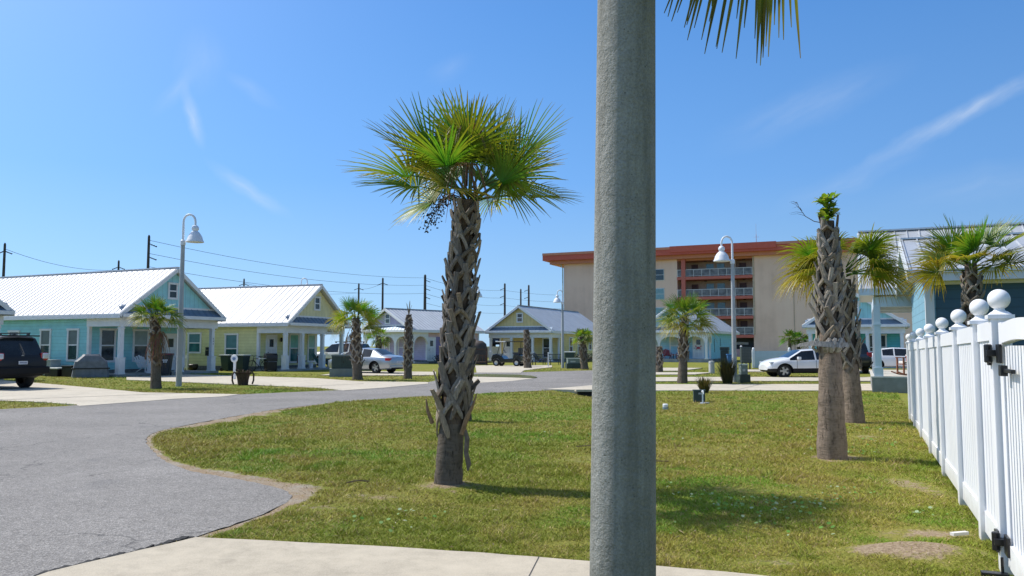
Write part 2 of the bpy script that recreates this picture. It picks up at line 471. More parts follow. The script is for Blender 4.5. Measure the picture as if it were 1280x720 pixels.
GX = axis_lines(-8.5, 9.5, .1, 900.); GY = axis_lines(4.5, 30.5, .12, 1500.)
def build_ground():
    X, Y = np.meshgrid(GX, GY)
    pv = paved(X, Y)
    near = (np.abs(X) < 12) & (Y > 3) & (Y < 36)
    d = np.full(X.shape, 1.0); d[near] = seg_dist(X[near], Y[near], chaikin(PLAN['road'], 1))
    edge = np.clip(d / .35, 0, 1)
    out = ground_z(X, Y) * (.35 + .65 * edge) + .004 * edge + (fbm(X, Y, 5., 71, 3) - .5) * .02 * (1 - edge)
    ins = np.where(d < .16, out * (1 - d / .16) - .04 * d / .16, -.045)
    Z = np.where(pv, ins, out)
    D = dirt_amount(X, Y)
    D[(Y > 40) | (Y < 4) | (X < -9) | (X > 12)] = 0
    ny, nx = X.shape
    vs = np.stack([X, Y, Z], -1).reshape(-1, 3)
    idx = np.arange(nx * ny).reshape(ny, nx)
    fs = np.stack([idx[:-1, :-1], idx[:-1, 1:], idx[1:, 1:], idx[1:, :-1]], -1).reshape(-1, 4)
    me = bpy.data.meshes.new('ground')
    me.from_pydata(vs.tolist(), [], fs.tolist())
    a = me.attributes.new('dirt', 'FLOAT', 'POINT'); a.data.foreach_set('value', D.astype(np.float32).ravel())
    me.polygons.foreach_set('use_smooth', [True] * len(me.polygons))
    m, nt, b = nt_new('lawn_soil')
    geo = nt.nodes.new('ShaderNodeNewGeometry').outputs['Position']
    big = noise(nt, geo, .45, 5, .6); mid = noise(nt, geo, 2.3, 5, .65); fine = noise(nt, geo, 40, 4, .7); fine2 = noise(nt, geo, 9, 4, .7)
    g1 = ramp(nt, fine, [(.3, (.085, .115, .014)), (.5, (.175, .205, .026)), (.72, (.29, .28, .065))])
    yel = ramp(nt, fine, [(.3, (.13, .13, .026)), (.6, (.28, .245, .058)), (.75, (.40, .33, .12))])
    mixf = ramp(nt, math_node(nt, 'ADD', math_node(nt, 'MULTIPLY', big, .6), math_node(nt, 'MULTIPLY', mid, .4)), [(.42, 0.), (.62, 1.)])
    grass = mixc(nt, mixf, g1, yel)
    soil = ramp(nt, fine, [(.25, (.15, .105, .063)), (.5, (.30, .225, .147)), (.75, (.46, .37, .27))])
    sand = ramp(nt, fine, [(.3, (.24, .20, .15)), (.7, (.44, .39, .32))])
    sx = nt.nodes.new('ShaderNodeSeparateXYZ'); nt.links.new(geo, sx.inputs[0])
    soil = mixc(nt, math_node(nt, 'MULTIPLY', ramp(nt, mid, [(.45, 0.), (.6, 1.)]), math_node(nt, 'LESS_THAN', sx.outputs[0], -1.5)), soil, sand)
    at = nt.nodes.new('ShaderNodeAttribute'); at.attribute_name = 'dirt'
    df = math_node(nt, 'ADD', at.outputs['Fac'], math_node(nt, 'MULTIPLY', math_node(nt, 'SUBTRACT', fine2, .5), 1.0))
    df = ramp(nt, df, [(.40, 0.), (.62, 1.)])
    nt.links.new(mixc(nt, df, grass, soil), b.inputs['Base Color'])
    b.inputs['Roughness'].default_value = .95; b.inputs['Specular IOR Level'].default_value = .15
    bump(nt, b, math_node(nt, 'ADD', fine, fine2), .8, .03)
    me.materials.append(m)
    o = bpy.data.objects.new('ground', me); COL.objects.link(o)
    tag(o, kind='structure')
build_ground()

def asphalt():
    m, nt, b = nt_new('asphalt')
    geo = nt.nodes.new('ShaderNodeNewGeometry').outputs['Position']
    fine = noise(nt, geo, 90, 3, .7); mid = noise(nt, geo, 6, 5, .6); big = noise(nt, geo, .35, 4, .6)
    vo = nt.nodes.new('ShaderNodeTexVoronoi'); vo.inputs['Scale'].default_value = 70; nt.links.new(geo, vo.inputs['Vector'])
    c1 = ramp(nt, fine, [(.3, (.124, .116, .108)), (.5, (.24, .226, .212)), (.72, (.43, .41, .385))])
    stone = ramp(nt, vo.outputs['Color'], [(.2, .62), (.8, 1.25)])
    c1 = mixc(nt, .75, c1, stone, 'MULTIPLY')
    c2 = ramp(nt, math_node(nt, 'ADD', math_node(nt, 'MULTIPLY', big, .6), math_node(nt, 'MULTIPLY', mid, .4)), [(.35, .74), (.65, 1.12)])
    c = mixc(nt, 1.0, c1, c2, 'MULTIPLY')
    # rolling direction: soft worn bands and a few tar patches
    patch = ramp(nt, noise(nt, geo, 1.3, 6, .7), [(.66, 0.), (.74, .55)])
    c = mixc(nt, patch, c, (.07, .07, .075))
    # hairline cracks
    dv = nt.nodes.new('ShaderNodeVectorMath'); dv.operation = 'MULTIPLY_ADD'
    nz = nt.nodes.new('ShaderNodeTexNoise'); nz.inputs['Scale'].default_value = 2.2; nz.inputs['Detail'].default_value = 5; nt.links.new(geo, nz.inputs['Vector'])
    nt.links.new(nz.outputs['Color'], dv.inputs[0]); dv.inputs[1].default_value = (.9, .9, .9); nt.links.new(geo, dv.inputs[2])
    vc = nt.nodes.new('ShaderNodeTexVoronoi'); vc.feature = 'DISTANCE_TO_EDGE'; vc.inputs['Scale'].default_value = .33; nt.links.new(dv.outputs[0], vc.inputs['Vector'])
    ck = math_node(nt, 'MULTIPLY', ramp(nt, vc.outputs['Distance'], [(.0, 1.), (.006, 0.)]), ramp(nt, noise(nt, geo, .5, 3), [(.48, 0.), (.56, .8)]))
    c = mixc(nt, ck, c, (.04, .04, .042))
    oil = ramp(nt, noise(nt, geo, .9, 3, .5), [(.63, 0.), (.72, .28)])
    c = mixc(nt, oil, c, (.10, .10, .105))
    nt.links.new(c, b.inputs['Base Color'])
    b.inputs['Roughness'].default_value = .85; b.inputs['Specular IOR Level'].default_value = .3
    bump(nt, b, math_node(nt, 'ADD', fine, math_node(nt, 'MULTIPLY', vo.outputs['Distance'], .8)), .55, .012)
    return m

def concrete(name, col, joint=0.):
    m, nt, b = nt_new(name)
    geo = nt.nodes.new('ShaderNodeNewGeometry').outputs['Position']
    fine = noise(nt, geo, 110, 4, .75); mid = noise(nt, geo, 7, 5, .6); big = noise(nt, geo, .8, 5, .65)
    f = math_node(nt, 'ADD', math_node(nt, 'MULTIPLY', fine, .45), math_node(nt, 'ADD', math_node(nt, 'MULTIPLY', mid, .25), math_node(nt, 'MULTIPLY', big, .3)))
    c = ramp(nt, f, [(.32, tuple(q * .62 for q in col)), (.5, col), (.68, tuple(q * 1.22 for q in col))])
    st = ramp(nt, noise(nt, geo, 2.0, 7, .75), [(.54, 0.), (.70, .45)])
    c = mixc(nt, st, c, tuple(q * .5 for q in col))
    nt.links.new(c, b.inputs['Base Color'])
    b.inputs['Roughness'].default_value = .85; b.inputs['Specular IOR Level'].default_value = .25
    bump(nt, b, fine, .35, .008)
    return m

ASPHALT = asphalt()
CONC = concrete('sidewalk_concrete', (.47, .415, .325))
CONC_FAR = concrete('driveway_concrete', (.50, .45, .365))
JOINT = paint('joint_dark', (.07, .065, .06), .95)

def sheet(name, poly, z0, z1, mat):
    m = MB(); m.prism(poly, z0, z1)
    return tag(m.build(name, mat), kind='structure')

m = MB(); m.add([(x, y, .004) for x, y in ROAD], [tuple(range(len(ROAD)))])
tag(m.build('road', ASPHALT), kind='structure')
sheet('sidewalk', densify(PLAN['walk'], .2, .008, 5), -.06, .03, CONC)
sheet('driveway', densify(PLAN['driveA'], .5, .01, 6), -.06, .014, CONC_FAR)
sheet('driveway', densify(PLAN['driveB'], .5, .01, 7), -.06, .016, CONC_FAR)
sheet('driveway', PLAN['driveC'], -.06, .014, CONC_FAR)
sheet('driveway', PLAN['driveC2'], -.06, .012, CONC_FAR)
sheet('driveway', PLAN['driveD'], -.06, .013, CONC_FAR)
sheet('path', densify(PLAN['sideR'], .5, .01, 8), -.12, .03, CONC_FAR)
for k in ('strip1', 'strip2', 'strip3', 'strip4'):
    sheet('driveway', PLAN[k], -.06, .035, CONC_FAR)
gm = paint('verge_grass', (.085, .10, .022), .95, var=.5, scale=7, bmp=.6)
sheet('verge', chaikin(PLAN['islandC'], 2), -.05, .03, gm)

# joints cut into the concrete
def joint(name, a, b, z, w=.012):
    a = Vector(a + (z,)); b = Vector(b + (z,))
    m = MB(); d = (b - a).normalized(); s = Vector((-d.y, d.x, 0)) * w / 2
    m.add([a - s, b - s, b + s, a + s], [(0, 1, 2, 3)])
    return tag(m.build(name, JOINT), kind='structure')
joint('pavement_joint', (.20, 6.085), (-.08, 4.42), .0335, .006)
joint('pavement_joint', (-14.9, 23.6), (-10.9, 27.1), .0175, .07)
joint('pavement_joint', (-20.5, 26.6), (-14.9, 23.6), .0175, .07)
joint('pavement_joint', (-8.4, 30.9), (-6.2, 33.6), .0195, .06)
for x in (8.2, 11.2, 14.2):
    joint('pavement_joint', (x - .35, 28.36), (x + 2.0, 32.9), .0335, .03)
# dark broken asphalt lip along the sidewalk and crumbs
m = MB()
pts = [Vector((-3.5, 4.2)), Vector((-3.24, 5.72)), Vector((-2.95, 6.22)), Vector((-2.64, 6.80))]
for i in range(60):
    t = i / 60 * 3; k = min(2, int(t)); p = pts[k].lerp(pts[k + 1], t - k)
    w = rnd.uniform(.015, .06)
    m.cbox(p.x - w * .4, p.y + rnd.uniform(-.02, .02), .001, w, .09, rnd.uniform(.012, .026))
tag(m.build('asphalt_lip', paint('asphalt_broken', (.035, .034, .033), .95, var=.5, scale=30, bmp=.8)), kind='structure')

# ------------------------------------------------------------------ lawn grass
def grass_mat():
    m, nt, b = nt_new('grass_blade')
    at = nt.nodes.new('ShaderNodeAttribute'); at.attribute_name = 'Col'
    nt.links.new(at.outputs['Color'], b.inputs['Base Color'])
    b.inputs['Roughness'].default_value = .6; b.inputs['Specular IOR Level'].default_value = .25
    tr = nt.nodes.new('ShaderNodeBsdfTranslucent'); nt.links.new(at.outputs['Color'], tr.inputs[0])
    mx = nt.nodes.new('ShaderNodeMixShader'); mx.inputs[0].default_value = .16
    nt.links.new(b.outputs[0], mx.inputs[1]); nt.links.new(tr.outputs[0], mx.inputs[2])
    nt.links.new(mx.outputs[0], nt.nodes['Material Output'].inputs[0])
    return m
GRASS = grass_mat()

def lawn(name, n, region, seed, pw=2.5, d0=7., hscale=1.0, behind=False):
    r = np.random.RandomState(seed)
    y0, y1, xa, xb = region
    # more blades close by, fewer and broader ones further off
    u = r.rand(n); q = 2 - pw
    Y = (y0 ** q + u * (y1 ** q - y0 ** q)) ** (1 / q)
    X = (xa + (xb - xa) * r.rand(n)) * Y
    keep = ~paved(X, Y)
    D = dirt_amount(X, Y); D[Y > 40] = 0
    clump = fbm(X, Y, 5.0, 21, 3)
    keep &= r.rand(n) > np.clip(D * 1.5 + (clump < .36) * .35, 0, .97)
    fx = .96 + .441 * Y
    keep &= (X < fx + .05) | bool(behind)
    X = X[keep]; Y = Y[keep]; D = D[keep]; n = len(X)
    Z = ground_z(X, Y)
    s = np.clip((Y / d0) ** .75, .8, 4.0)
    tall = fbm(X, Y, .9, 31, 3)
    h = (.009 + .021 * r.rand(n) ** 1.5 * (.5 + tall)) * np.clip(s, .8, 1.5) * (1 - .5 * D) * hscale * (1 + .7 * (fbm(X, Y, 3.1, 81, 3) > .60))
    w = (.0026 + .0034 * r.rand(n)) * s
    a = r.rand(n) * 6.283; la = r.rand(n) * 6.283; lean = h * (.4 + 1.7 * r.rand(n))
    px, py = np.cos(a) * w, np.sin(a) * w
    V = np.empty((n, 3, 3), np.float32)
    V[:, 0] = np.stack([X - px, Y - py, Z], -1); V[:, 1] = np.stack([X + px, Y + py, Z], -1)
    V[:, 2] = np.stack([X + np.cos(la) * lean, Y + np.sin(la) * lean, Z + h], -1)
    dry = np.clip((fbm(X, Y, .40, 41, 4) - .5) * 3.5 + .45 + (fbm(X, Y, 2.6, 51, 3) - .5) * 1.9 + (r.rand(n) - .5) * .8 + D * .9, 0, 1)
    lush = np.clip((fbm(X, Y, .7, 61, 4) - .50) * 5, 0, 1) * (1 - dry)
    g = np.array([.255, .305, .028]); yv = np.array([.43, .375, .064]); br = np.array([.44, .32, .15]); lg = np.array([.185, .36, .024])
    C = g * (1 - dry[:, None]) + yv * dry[:, None]
    C = C * (1 - lush[:, None]) + lg * lush[:, None]
    bsel = (r.rand(n) < .05 + .20 * dry)[:, None]
    C = np.where(bsel, br * (.6 + .8 * r.rand(n)[:, None]), C) * (.65 + .7 * r.rand(n)[:, None])
    me = bpy.data.meshes.new(name)
    me.vertices.add(n * 3); me.loops.add(n * 3); me.polygons.add(n)
    me.vertices.foreach_set('co', V.ravel())
    me.loops.foreach_set('vertex_index', np.arange(n * 3, dtype=np.int32))
    me.polygons.foreach_set('loop_start', np.arange(0, n * 3, 3, dtype=np.int32))
    me.update(calc_edges=True)
    ca = me.color_attributes.new('Col', 'FLOAT_COLOR', 'POINT')
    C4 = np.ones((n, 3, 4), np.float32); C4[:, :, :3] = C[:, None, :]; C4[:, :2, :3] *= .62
    ca.data.foreach_set('color', C4.ravel())
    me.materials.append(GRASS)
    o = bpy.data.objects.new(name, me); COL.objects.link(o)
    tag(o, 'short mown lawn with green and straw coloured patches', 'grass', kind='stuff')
    return o
lawn('grass', 700000, (5.5, 30., -.48, .62), 1)
o = lawn('grass', 90000, (19., 46., -.75, -.02), 2, 2.2, 9., 1.3)
o['label'] = 'strips of green verge grass between the driveways on the left'
o = lawn('grass', 50000, (32., 58., .0, .42), 3, 2.2, 9., 1.3)
o['label'] = 'narrow grass strips between the concrete paths on the right'

o = lawn('grass', 40000, (9., 24., .52, 1.1), 4, 2.2, 9., 1.2, True)
o['label'] = 'rough grass behind the white fence beside the blue grey house'
def weeds():
    m = MB(); r = random.Random(4)
    spots = [(2.35, 7.9, .45, 40), (2.75, 8.0, .4, 34), (3.1, 8.3, .3, 18), (2.1, 8.4, .3, 14), (2.4, 7.2, .5, 20), (1.6, 9.0, .5, 14), (5.6, 13.3, .8, 30),
             (5.0, 12.2, .5, 18), (3.6, 8.7, .4, 14), (-1.0, 7.4, .5, 14), (6.2, 15.5, .9, 30), (1.8, 14.0, 1.6, 30), (3.5, 17, 2.0, 34), (4.0, 7.6, .3, 10), (1.1, 7.1, .4, 10)]
    for (x, y, rad, n) in spots:
        for i in range(int(n * 1.5)):
            a = r.uniform(0, 6.28); q = rad * math.sqrt(r.random())
            px, py = x + math.cos(a) * q, y + math.sin(a) * q
            if px > .96 + .441 * py - .08: continue
            s = r.uniform(.008, .021) * (1 if y < 11 else 1.3)
            z = .03 + r.uniform(.0, .035)
            c = r.choice([(.10, .22, .03), (.13, .27, .04), (.20, .32, .10), (.30, .38, .22)])
            m.c = c + (1,)
            tl = Vector((r.uniform(-.5, .5), r.uniform(-.7, .3), 1)).normalized()
            e1 = tl.orthogonal().normalized(); e2 = tl.cross(e1); o = Vector((px, py, z))
            m.add([o + (e1 * math.cos(k * 1.047) + e2 * math.sin(k * 1.047)) * s for k in range(6)], [(0, 1, 2, 3, 4, 5)])
    o = m.build('weeds', GRASS, color=True, fix=False)
    tag(o, 'scattered round-leaved pale green weeds in the lawn', 'weeds', kind='stuff')
weeds()

def litter():
    m = MB(); r = random.Random(14)
    for i in range(150):
        y = 6.4 + 12 * r.random() ** 1.6; x = r.uniform(-.3, .42) * y
        if paved(np.array([x]), np.array([y]))[0] or x > .9 + .441 * y: continue
        a = r.uniform(0, 6.28); L = r.uniform(.02, .10); d = Vector((math.cos(a), math.sin(a), r.uniform(-.1, .2))) * L; s = Vector((-d.y, d.x, 0)).normalized() * r.uniform(.003, .010)
        o = Vector((x, y, .03 + .012 * r.random())); c = r.choice([(.36, .27, .15), (.20, .13, .07), (.52, .45, .33), (.14, .10, .06)]); m.c = c + (1,)
        m.add([o - s * .3, o + d * .5 - s, o + d, o + d * .5 + s], [(0, 1, 2, 3)])
    for (x, y, L, a) in ((1.45, 10.9, .7, .25), (1.0, 12.6, .5, .1), (-1.9, 9.3, .3, .6)):
        d = Vector((math.cos(a), math.sin(a) * .6, 0)) * L; m.c = (.24, .17, .11, 1)
        m.tube([Vector((x, y, .035)), Vector((x, y, .05)) + d * .5, Vector((x, y, .035)) + d], .008, 5)
    o = m.build('leaf_litter', GRASS, color=True, fix=False)
    tag(o, 'dry twigs and leaf scraps strewn over the lawn', 'litter', kind='stuff')
litter()
# ------------------------------------------------------------------ palms
def leaf_mat():
    m, nt, b = nt_new('palm_leaf')
    at = nt.nodes.new('ShaderNodeAttribute'); at.attribute_name = 'Col'
    v = objvec(nt)
    c = mixc(nt, .5, at.outputs['Color'], ramp(nt, noise(nt, v, 14, 3), [(.3, .55), (.7, 1.3)]), 'MULTIPLY')
    nt.links.new(c, b.inputs['Base Color'])
    b.inputs['Roughness'].default_value = .38; b.inputs['Specular IOR Level'].default_value = .55
    tr = nt.nodes.new('ShaderNodeBsdfTranslucent')
    nt.links.new(mixc(nt, .6, c, (1.5, 1.35, .5), 'MULTIPLY'), tr.inputs[0])
    mx = nt.nodes.new('ShaderNodeMixShader'); mx.inputs[0].default_value = .42
    nt.links.new(b.outputs[0], mx.inputs[1]); nt.links.new(tr.outputs[0], mx.inputs[2])
    nt.links.new(mx.outputs[0], nt.nodes['Material Output'].inputs[0])
    return m
def boot_mat():
    m, nt, b = nt_new('leaf_base_wood')
    at = nt.nodes.new('ShaderNodeAttribute'); at.attribute_name = 'Col'
    v = objvec(nt)
    mp = nt.nodes.new('ShaderNodeMapping'); mp.inputs['Scale'].default_value = (60, 60, 9); nt.links.new(v, mp.inputs[0])
    fib = noise(nt, mp.outputs[0], 1.0, 4, .7); bl = noise(nt, v, 9, 4)
    c = mixc(nt, 1.0, at.outputs['Color'], ramp(nt, fib, [(.25, .45), (.7, 1.2)]), 'MULTIPLY')
    c = mixc(nt, ramp(nt, bl, [(.55, 0.), (.75, .6)]), c, (.13, .085, .05))
    nt.links.new(c, b.inputs['Base Color'])
    b.inputs['Roughness'].default_value = .9; b.inputs['Specular IOR Level'].default_value = .2
    bump(nt, b, math_node(nt, 'ADD', fib, bl), .7, .012)
    return m
def trunk_mat(name, col, dark):
    m, nt, b = nt_new(name)
    v = objvec(nt)
    mp = nt.nodes.new('ShaderNodeMapping'); mp.inputs['Scale'].default_value = (9, 9, 30); nt.links.new(v, mp.inputs[0])
    ring = noise(nt, mp.outputs[0], 1.0, 5, .65)
    mp2 = nt.nodes.new('ShaderNodeMapping'); mp2.inputs['Scale'].default_value = (30, 30, 7); nt.links.new(v, mp2.inputs[0])
    crack = noise(nt, mp2.outputs[0], 1.0, 5, .7); pt = noise(nt, v, 5, 5, .6)
    c = ramp(nt, math_node(nt, 'ADD', math_node(nt, 'MULTIPLY', ring, .42), math_node(nt, 'MULTIPLY', pt, .58)), [(.28, dark), (.5, col), (.72, tuple(q * 1.3 for q in col))])
    c = mixc(nt, ramp(nt, crack, [(.30, .9), (.46, 0.)]), c, tuple(q * .35 for q in dark))
    nt.links.new(c, b.inputs['Base Color'])
    b.inputs['Roughness'].default_value = .95; b.inputs['Specular IOR Level'].default_value = .15
    bump(nt, b, math_node(nt, 'ADD', math_node(nt, 'MULTIPLY', ring, .8), crack), 1.0, .02)
    return m
LEAF = leaf_mat(); BOOT = boot_mat()
CORE = trunk_mat('palm_core', (.125, .092, .065), (.055, .040, .028))
TRUNK = trunk_mat('palm_trunk', (.15, .122, .094), (.062, .048, .036))
TRUNK_GREY = trunk_mat('old_palm_trunk', (.235, .18, .135), (.085, .063, .046))

GREEN = ((.036, .135, .012), (.10, .26, .020)); YEL = (.46, .38, .034); ORA = (.50, .27, .032); BRN = (.16, .095, .05)

def fan_leaf(m, r, o, az, el, pet, L, n=40, *a_, path=None, **k_):
    _fan(m, r, o, az, el, pet, L, n, *a_, path=path, **k_)
def _fan(m, r, o, az, el, pet, L, n=40, spread=118, droop=.25, age=.3, roll=0., seg=5, width=.030, sag=.12, tip=1.0, dry=0., path=None):
    """one costapalmate fan leaf: petiole, then folded blades radiating from its end"""
    d0 = Vector((math.cos(az) * math.cos(el), math.sin(az) * math.cos(el), math.sin(el)))
    pts = []
    for k in range(5):
        t = k / 4
        pts.append(o + d0 * pet * t - Vector((0, 0, sag * pet * t * t)))
    if path: pts = [Vector(q) for q in path]
    green = tuple(GREEN[0][i] + (GREEN[1][i] - GREEN[0][i]) * r.random() for i in range(3))
    yk = max(0, min(1, age + r.uniform(-.15, .15)))
    m.c = tuple(green[i] * .6 + (.16, .17, .04)[i] * .5 for i in range(3)) + (1,)
    if dry: m.c = BRN + (1,)
    m.tube(pts, [.017, .014, .012, .010, .008][:len(pts)], 5)
    t = (pts[-1] - pts[-2]).normalized()
    s = t.cross(Vector((0, 0, 1)))
    if s.length < .05: s = Vector((math.sin(az), -math.cos(az), 0))
    s.normalize(); s = (Matrix.Rotation(roll, 4, t) @ s).normalized()
    nn = s.cross(t).normalized()
    P = pts[-1]
    da = 2 * R(spread) / n
    for i in range(n):
        a = -R(spread) + da * (i + .5) + r.uniform(-.3, .3) * da
        ca = math.cos(a)
        base = P + t * (.10 * L * max(0, ca) ** 2) - nn * (.05 * L * max(0, ca) ** 2)
        dl = (t * ca + s * math.sin(a) + nn * (.10 + .22 * abs(math.sin(a))) * (1 if not dry else .3)).normalized()
        ll = L * (.72 + .28 * max(0, ca)) * r.uniform(.88, 1.06)
        sd_ = (dl.cross(nn)).normalized()
        ns = sd_.cross(dl).normalized()
        dr = droop * r.uniform(.6, 1.5) * (1 + .5 * (1 - ca))
        tw = r.uniform(-.3, .3)
        rows = []
        leaf_y = max(0, min(1, yk + r.uniform(-.2, .2) + .12 * abs(math.sin(a))))
        for k in range(seg + 1):
            q = k / seg
            rad = ll * q
            bend = dr * ll * max(0, q - .25) ** 2 * 1.6
            p = base + dl * rad - Vector((0, 0, bend)) + sd_ * (tw * ll * .12 * q * q)
            w = min(rad * da * .62 + .002, width * .5 * (1.02 - q) ** .55 * (1 if q < .98 else .1) + .0012)
            fold = w * .55
            c = tuple(green[j] * (1 - leaf_y * q ** .7) + (YEL[j] if r.random() < .75 else ORA[j]) * leaf_y * q ** .7 for j in range(3))
            if q > .85 and tip: c = tuple(c[j] * .45 + BRN[j] * .55 for j in range(3))
            if dry: c = tuple(BRN[j] * (.8 + .9 * r.random()) for j in range(3))
            rows.append((p - sd_ * w + ns * fold, p, p + sd_ * w + ns * fold, c))
        b = len(m.v)
        for (p0, p1, p2, c) in rows:
            m.v.extend((tuple(p0), tuple(p1), tuple(p2))); m.col.extend([c + (1,)] * 3)
        for k in range(seg):
            for e in (0, 1):
                m.f.append((b + k * 3 + e, b + k * 3 + e + 1, b + k * 3 + e + 4, b + k * 3 + e + 3)); m.mi.append(0)

def strap(m, pts, nrm, widths, th):
    """a flat tapered strap following points; nrm points away from the trunk"""
    b = len(m.v); vs = []
    for i, p in enumerate(pts):
        d = (pts[min(i + 1, len(pts) - 1)] - pts[max(i - 1, 0)]).normalized()
        n = nrm[i]; sd_ = d.cross(n).normalized(); n2 = sd_.cross(d).normalized()
        w = widths[i] / 2; t = th if not hasattr(th, '__len__') else th[i]
        vs += [p - sd_ * w - n2 * t * .3, p - sd_ * w * .55 + n2 * t * .7, p + sd_ * w * .55 + n2 * t * .7, p + sd_ * w - n2 * t * .3]
    fs = []
    for i in range(len(pts) - 1):
        for k in range(4):
            k2 = (k + 1) % 4
            fs.append((i * 4 + k, i * 4 + k2, i * 4 + 4 + k2, i * 4 + 4 + k))
    fs.append((3, 2, 1, 0)); e = (len(pts) - 1) * 4; fs.append((e, e + 1, e + 2, e + 3))
    m.add(vs, fs)

def trunk_path(h, lean, bow=(0, 0)):
    def at(z):
        t = z / h; k = math.sin(math.pi * max(0, min(1, t)))
        return Vector((lean[0] * t + bow[0] * k, lean[1] * t + bow[1] * k, z))
    return at

def palm_trunk(root, h, lean, r0, r1, seed, mat, bow=(0, 0), n=24, top_cap=True, flare=.12, core=99):
    r = random.Random(seed); at = trunk_path(h, lean, bow)
    m = MB(); vs = []; fs = []
    K = max(12, int(h / .07))
    for k in range(K + 1):
        z = h * k / K
        c = at(z); rad = r0 + (r1 - r0) * (z / h) + r0 * flare * math.exp(-z / .16) + r.uniform(-.006, .006)
        for j in range(n):
            a = 2 * math.pi * j / n
            q = rad * (1 + .03 * math.sin(3 * a + z * 2 + seed) + r.uniform(-.018, .018))
            vs.append((c.x + q * math.cos(a), c.y + q * math.sin(a), z if k else -.06))
    for k in range(K):
        for j in range(n):
            j2 = (j + 1) % n
            fs.append((k * n + j, k * n + j2, (k + 1) * n + j2, (k + 1) * n + j))
    fs.append(tuple(K * n + j for j in range(n)))
    m.add(vs, fs)
    for k in range(K):
        if h * k / K > core:
            for j in range(n): m.mi[k * n + j] = 1
    m.mi[-1] = 1 if core < 99 else 0
    return m.build('trunk', [mat, CORE], root, smooth=60)

def palm_boots(root, h, lean, r0, r1, z0, z1, seed, blen=.27, width=.058, out=.14, step=.042, bow=(0, 0), tone=1.0, jag=1.0):
    r = random.Random(seed); at = trunk_path(h, lean, bow)
    m = MB(); i = 0; z = z0; phi = r.uniform(0, 6.28)
    while z < z1:
        t = (z - z0) / (z1 - z0)
        size = (1.0 - .42 * t) * (.75 + .25 * min(1, t * 6))
        L = blen * size * r.uniform(.75, 1.25)
        W = width * (1.0 - .25 * t) * r.uniform(.8, 1.25)
        O = out * (1.0 - .62 * t) * r.uniform(.65, 1.2)
        Rz = r0 + (r1 - r0) * (z / h)
        g = tone * r.uniform(.50, 1.25); wm = r.uniform(0, 1) ** 2
        m.c = (.31 * g, (.275 - .035 * wm) * g, (.235 - .075 * wm) * g, 1)
        side = (1 if i % 2 else -1) * r.uniform(.35, 1.25)
        def pt(dz, dphi, rad):
            zz = z + dz; c = at(min(h, max(0, zz))); a = phi + dphi
            return Vector((c.x + math.cos(a) * rad, c.y + math.sin(a) * rad, zz)), Vector((math.cos(a), math.sin(a), .15)).normalized()
        P = []; Nn = []
        for q in (0, .33, .66, 1.0):
            p, n = pt(L * q, side * q * .10 / Rz * .5, Rz + .018 + O * q ** 1.25)
            P.append(p); Nn.append(n)
        strap(m, P, Nn, [W * 1.35, W * 1.05, W * .95, W * (.85 + .3 * r.random())], [.028, .026, .022, .014])
        for sgn in (-1, 1):
            P = []; Nn = []
            al = L * r.uniform(.75, 1.05); dphi = sgn * (.105 * size * r.uniform(.8, 1.25) + .03) / Rz
            for q in (0, .4, .75, 1.0):
                p, n = pt(.035 - al * q, dphi * q ** .9 + side * 0, Rz + .030 + .022 * (1 - q) - .012 * q + .012 * (i % 3))
                P.append(p); Nn.append(n)
            strap(m, P, Nn, [W * .8, W * .78, W * .74, W * .4], [.024, .022, .018, .008])
        if jag and r.random() < .35:
            # torn fibre beside the base
            m.c = (.13 * g, .085 * g, .05 * g, 1)
            p, n = pt(r.uniform(-.05, .1), r.uniform(-.5, .5), Rz + .01)
            q_, n2 = pt(r.uniform(.08, .2) * size, r.uniform(-.5, .5), Rz + .06 * r.random() + .02)
            strap(m, [p, p.lerp(q_, .5), q_], [n, n, n], [.03, .025, .006], .006)
        phi += 2.39996 + r.uniform(-.12, .12); z += step * (1 - .25 * t) * r.uniform(.85, 1.15); i += 1
    return m.build('leaf_bases', BOOT, root, color=True, smooth=35)

def palm_crown(root, top, seed, n=26, rollr=1.0, elx=.8, pet=.55, L=.68, nl=38, el_hi=82, el_lo=-12, age=(.05, .75), droop=(.12, .5), yscale=1., width=.030, spread=116, seg=5, sectors=None):
    r = random.Random(seed); m = MB()
    for i in range(n):
        t = i / max(1, n - 1)
        az = i * 2.39996 + seed + r.uniform(-.25, .25)
        el = R(el_hi + (el_lo - el_hi) * t ** elx + r.uniform(-7, 7))
        if sectors: az = sectors[i % len(sectors)] + r.uniform(-.3, .3)
        k = (.75 + .25 * min(1, t * 3)) * r.uniform(.9, 1.1)
        o = Vector(top) + Vector((math.cos(az), math.sin(az), 0)) * .05 + Vector((0, 0, r.uniform(-.12, .06) - .08 * t))
        fan_leaf(m, r, o, az, el, pet * k * r.uniform(.85, 1.15), L * k, nl, spread, droop[0] + (droop[1] - droop[0]) * t,
                 (age[0] + (age[1] - age[0]) * t) * yscale, r.uniform(-rollr, rollr), seg, width, .06 + .10 * t)
    return m.build('crown', LEAF, root, color=True, fix=False, smooth=180)

PALMS = 'palm trees on the lawns and along the street'
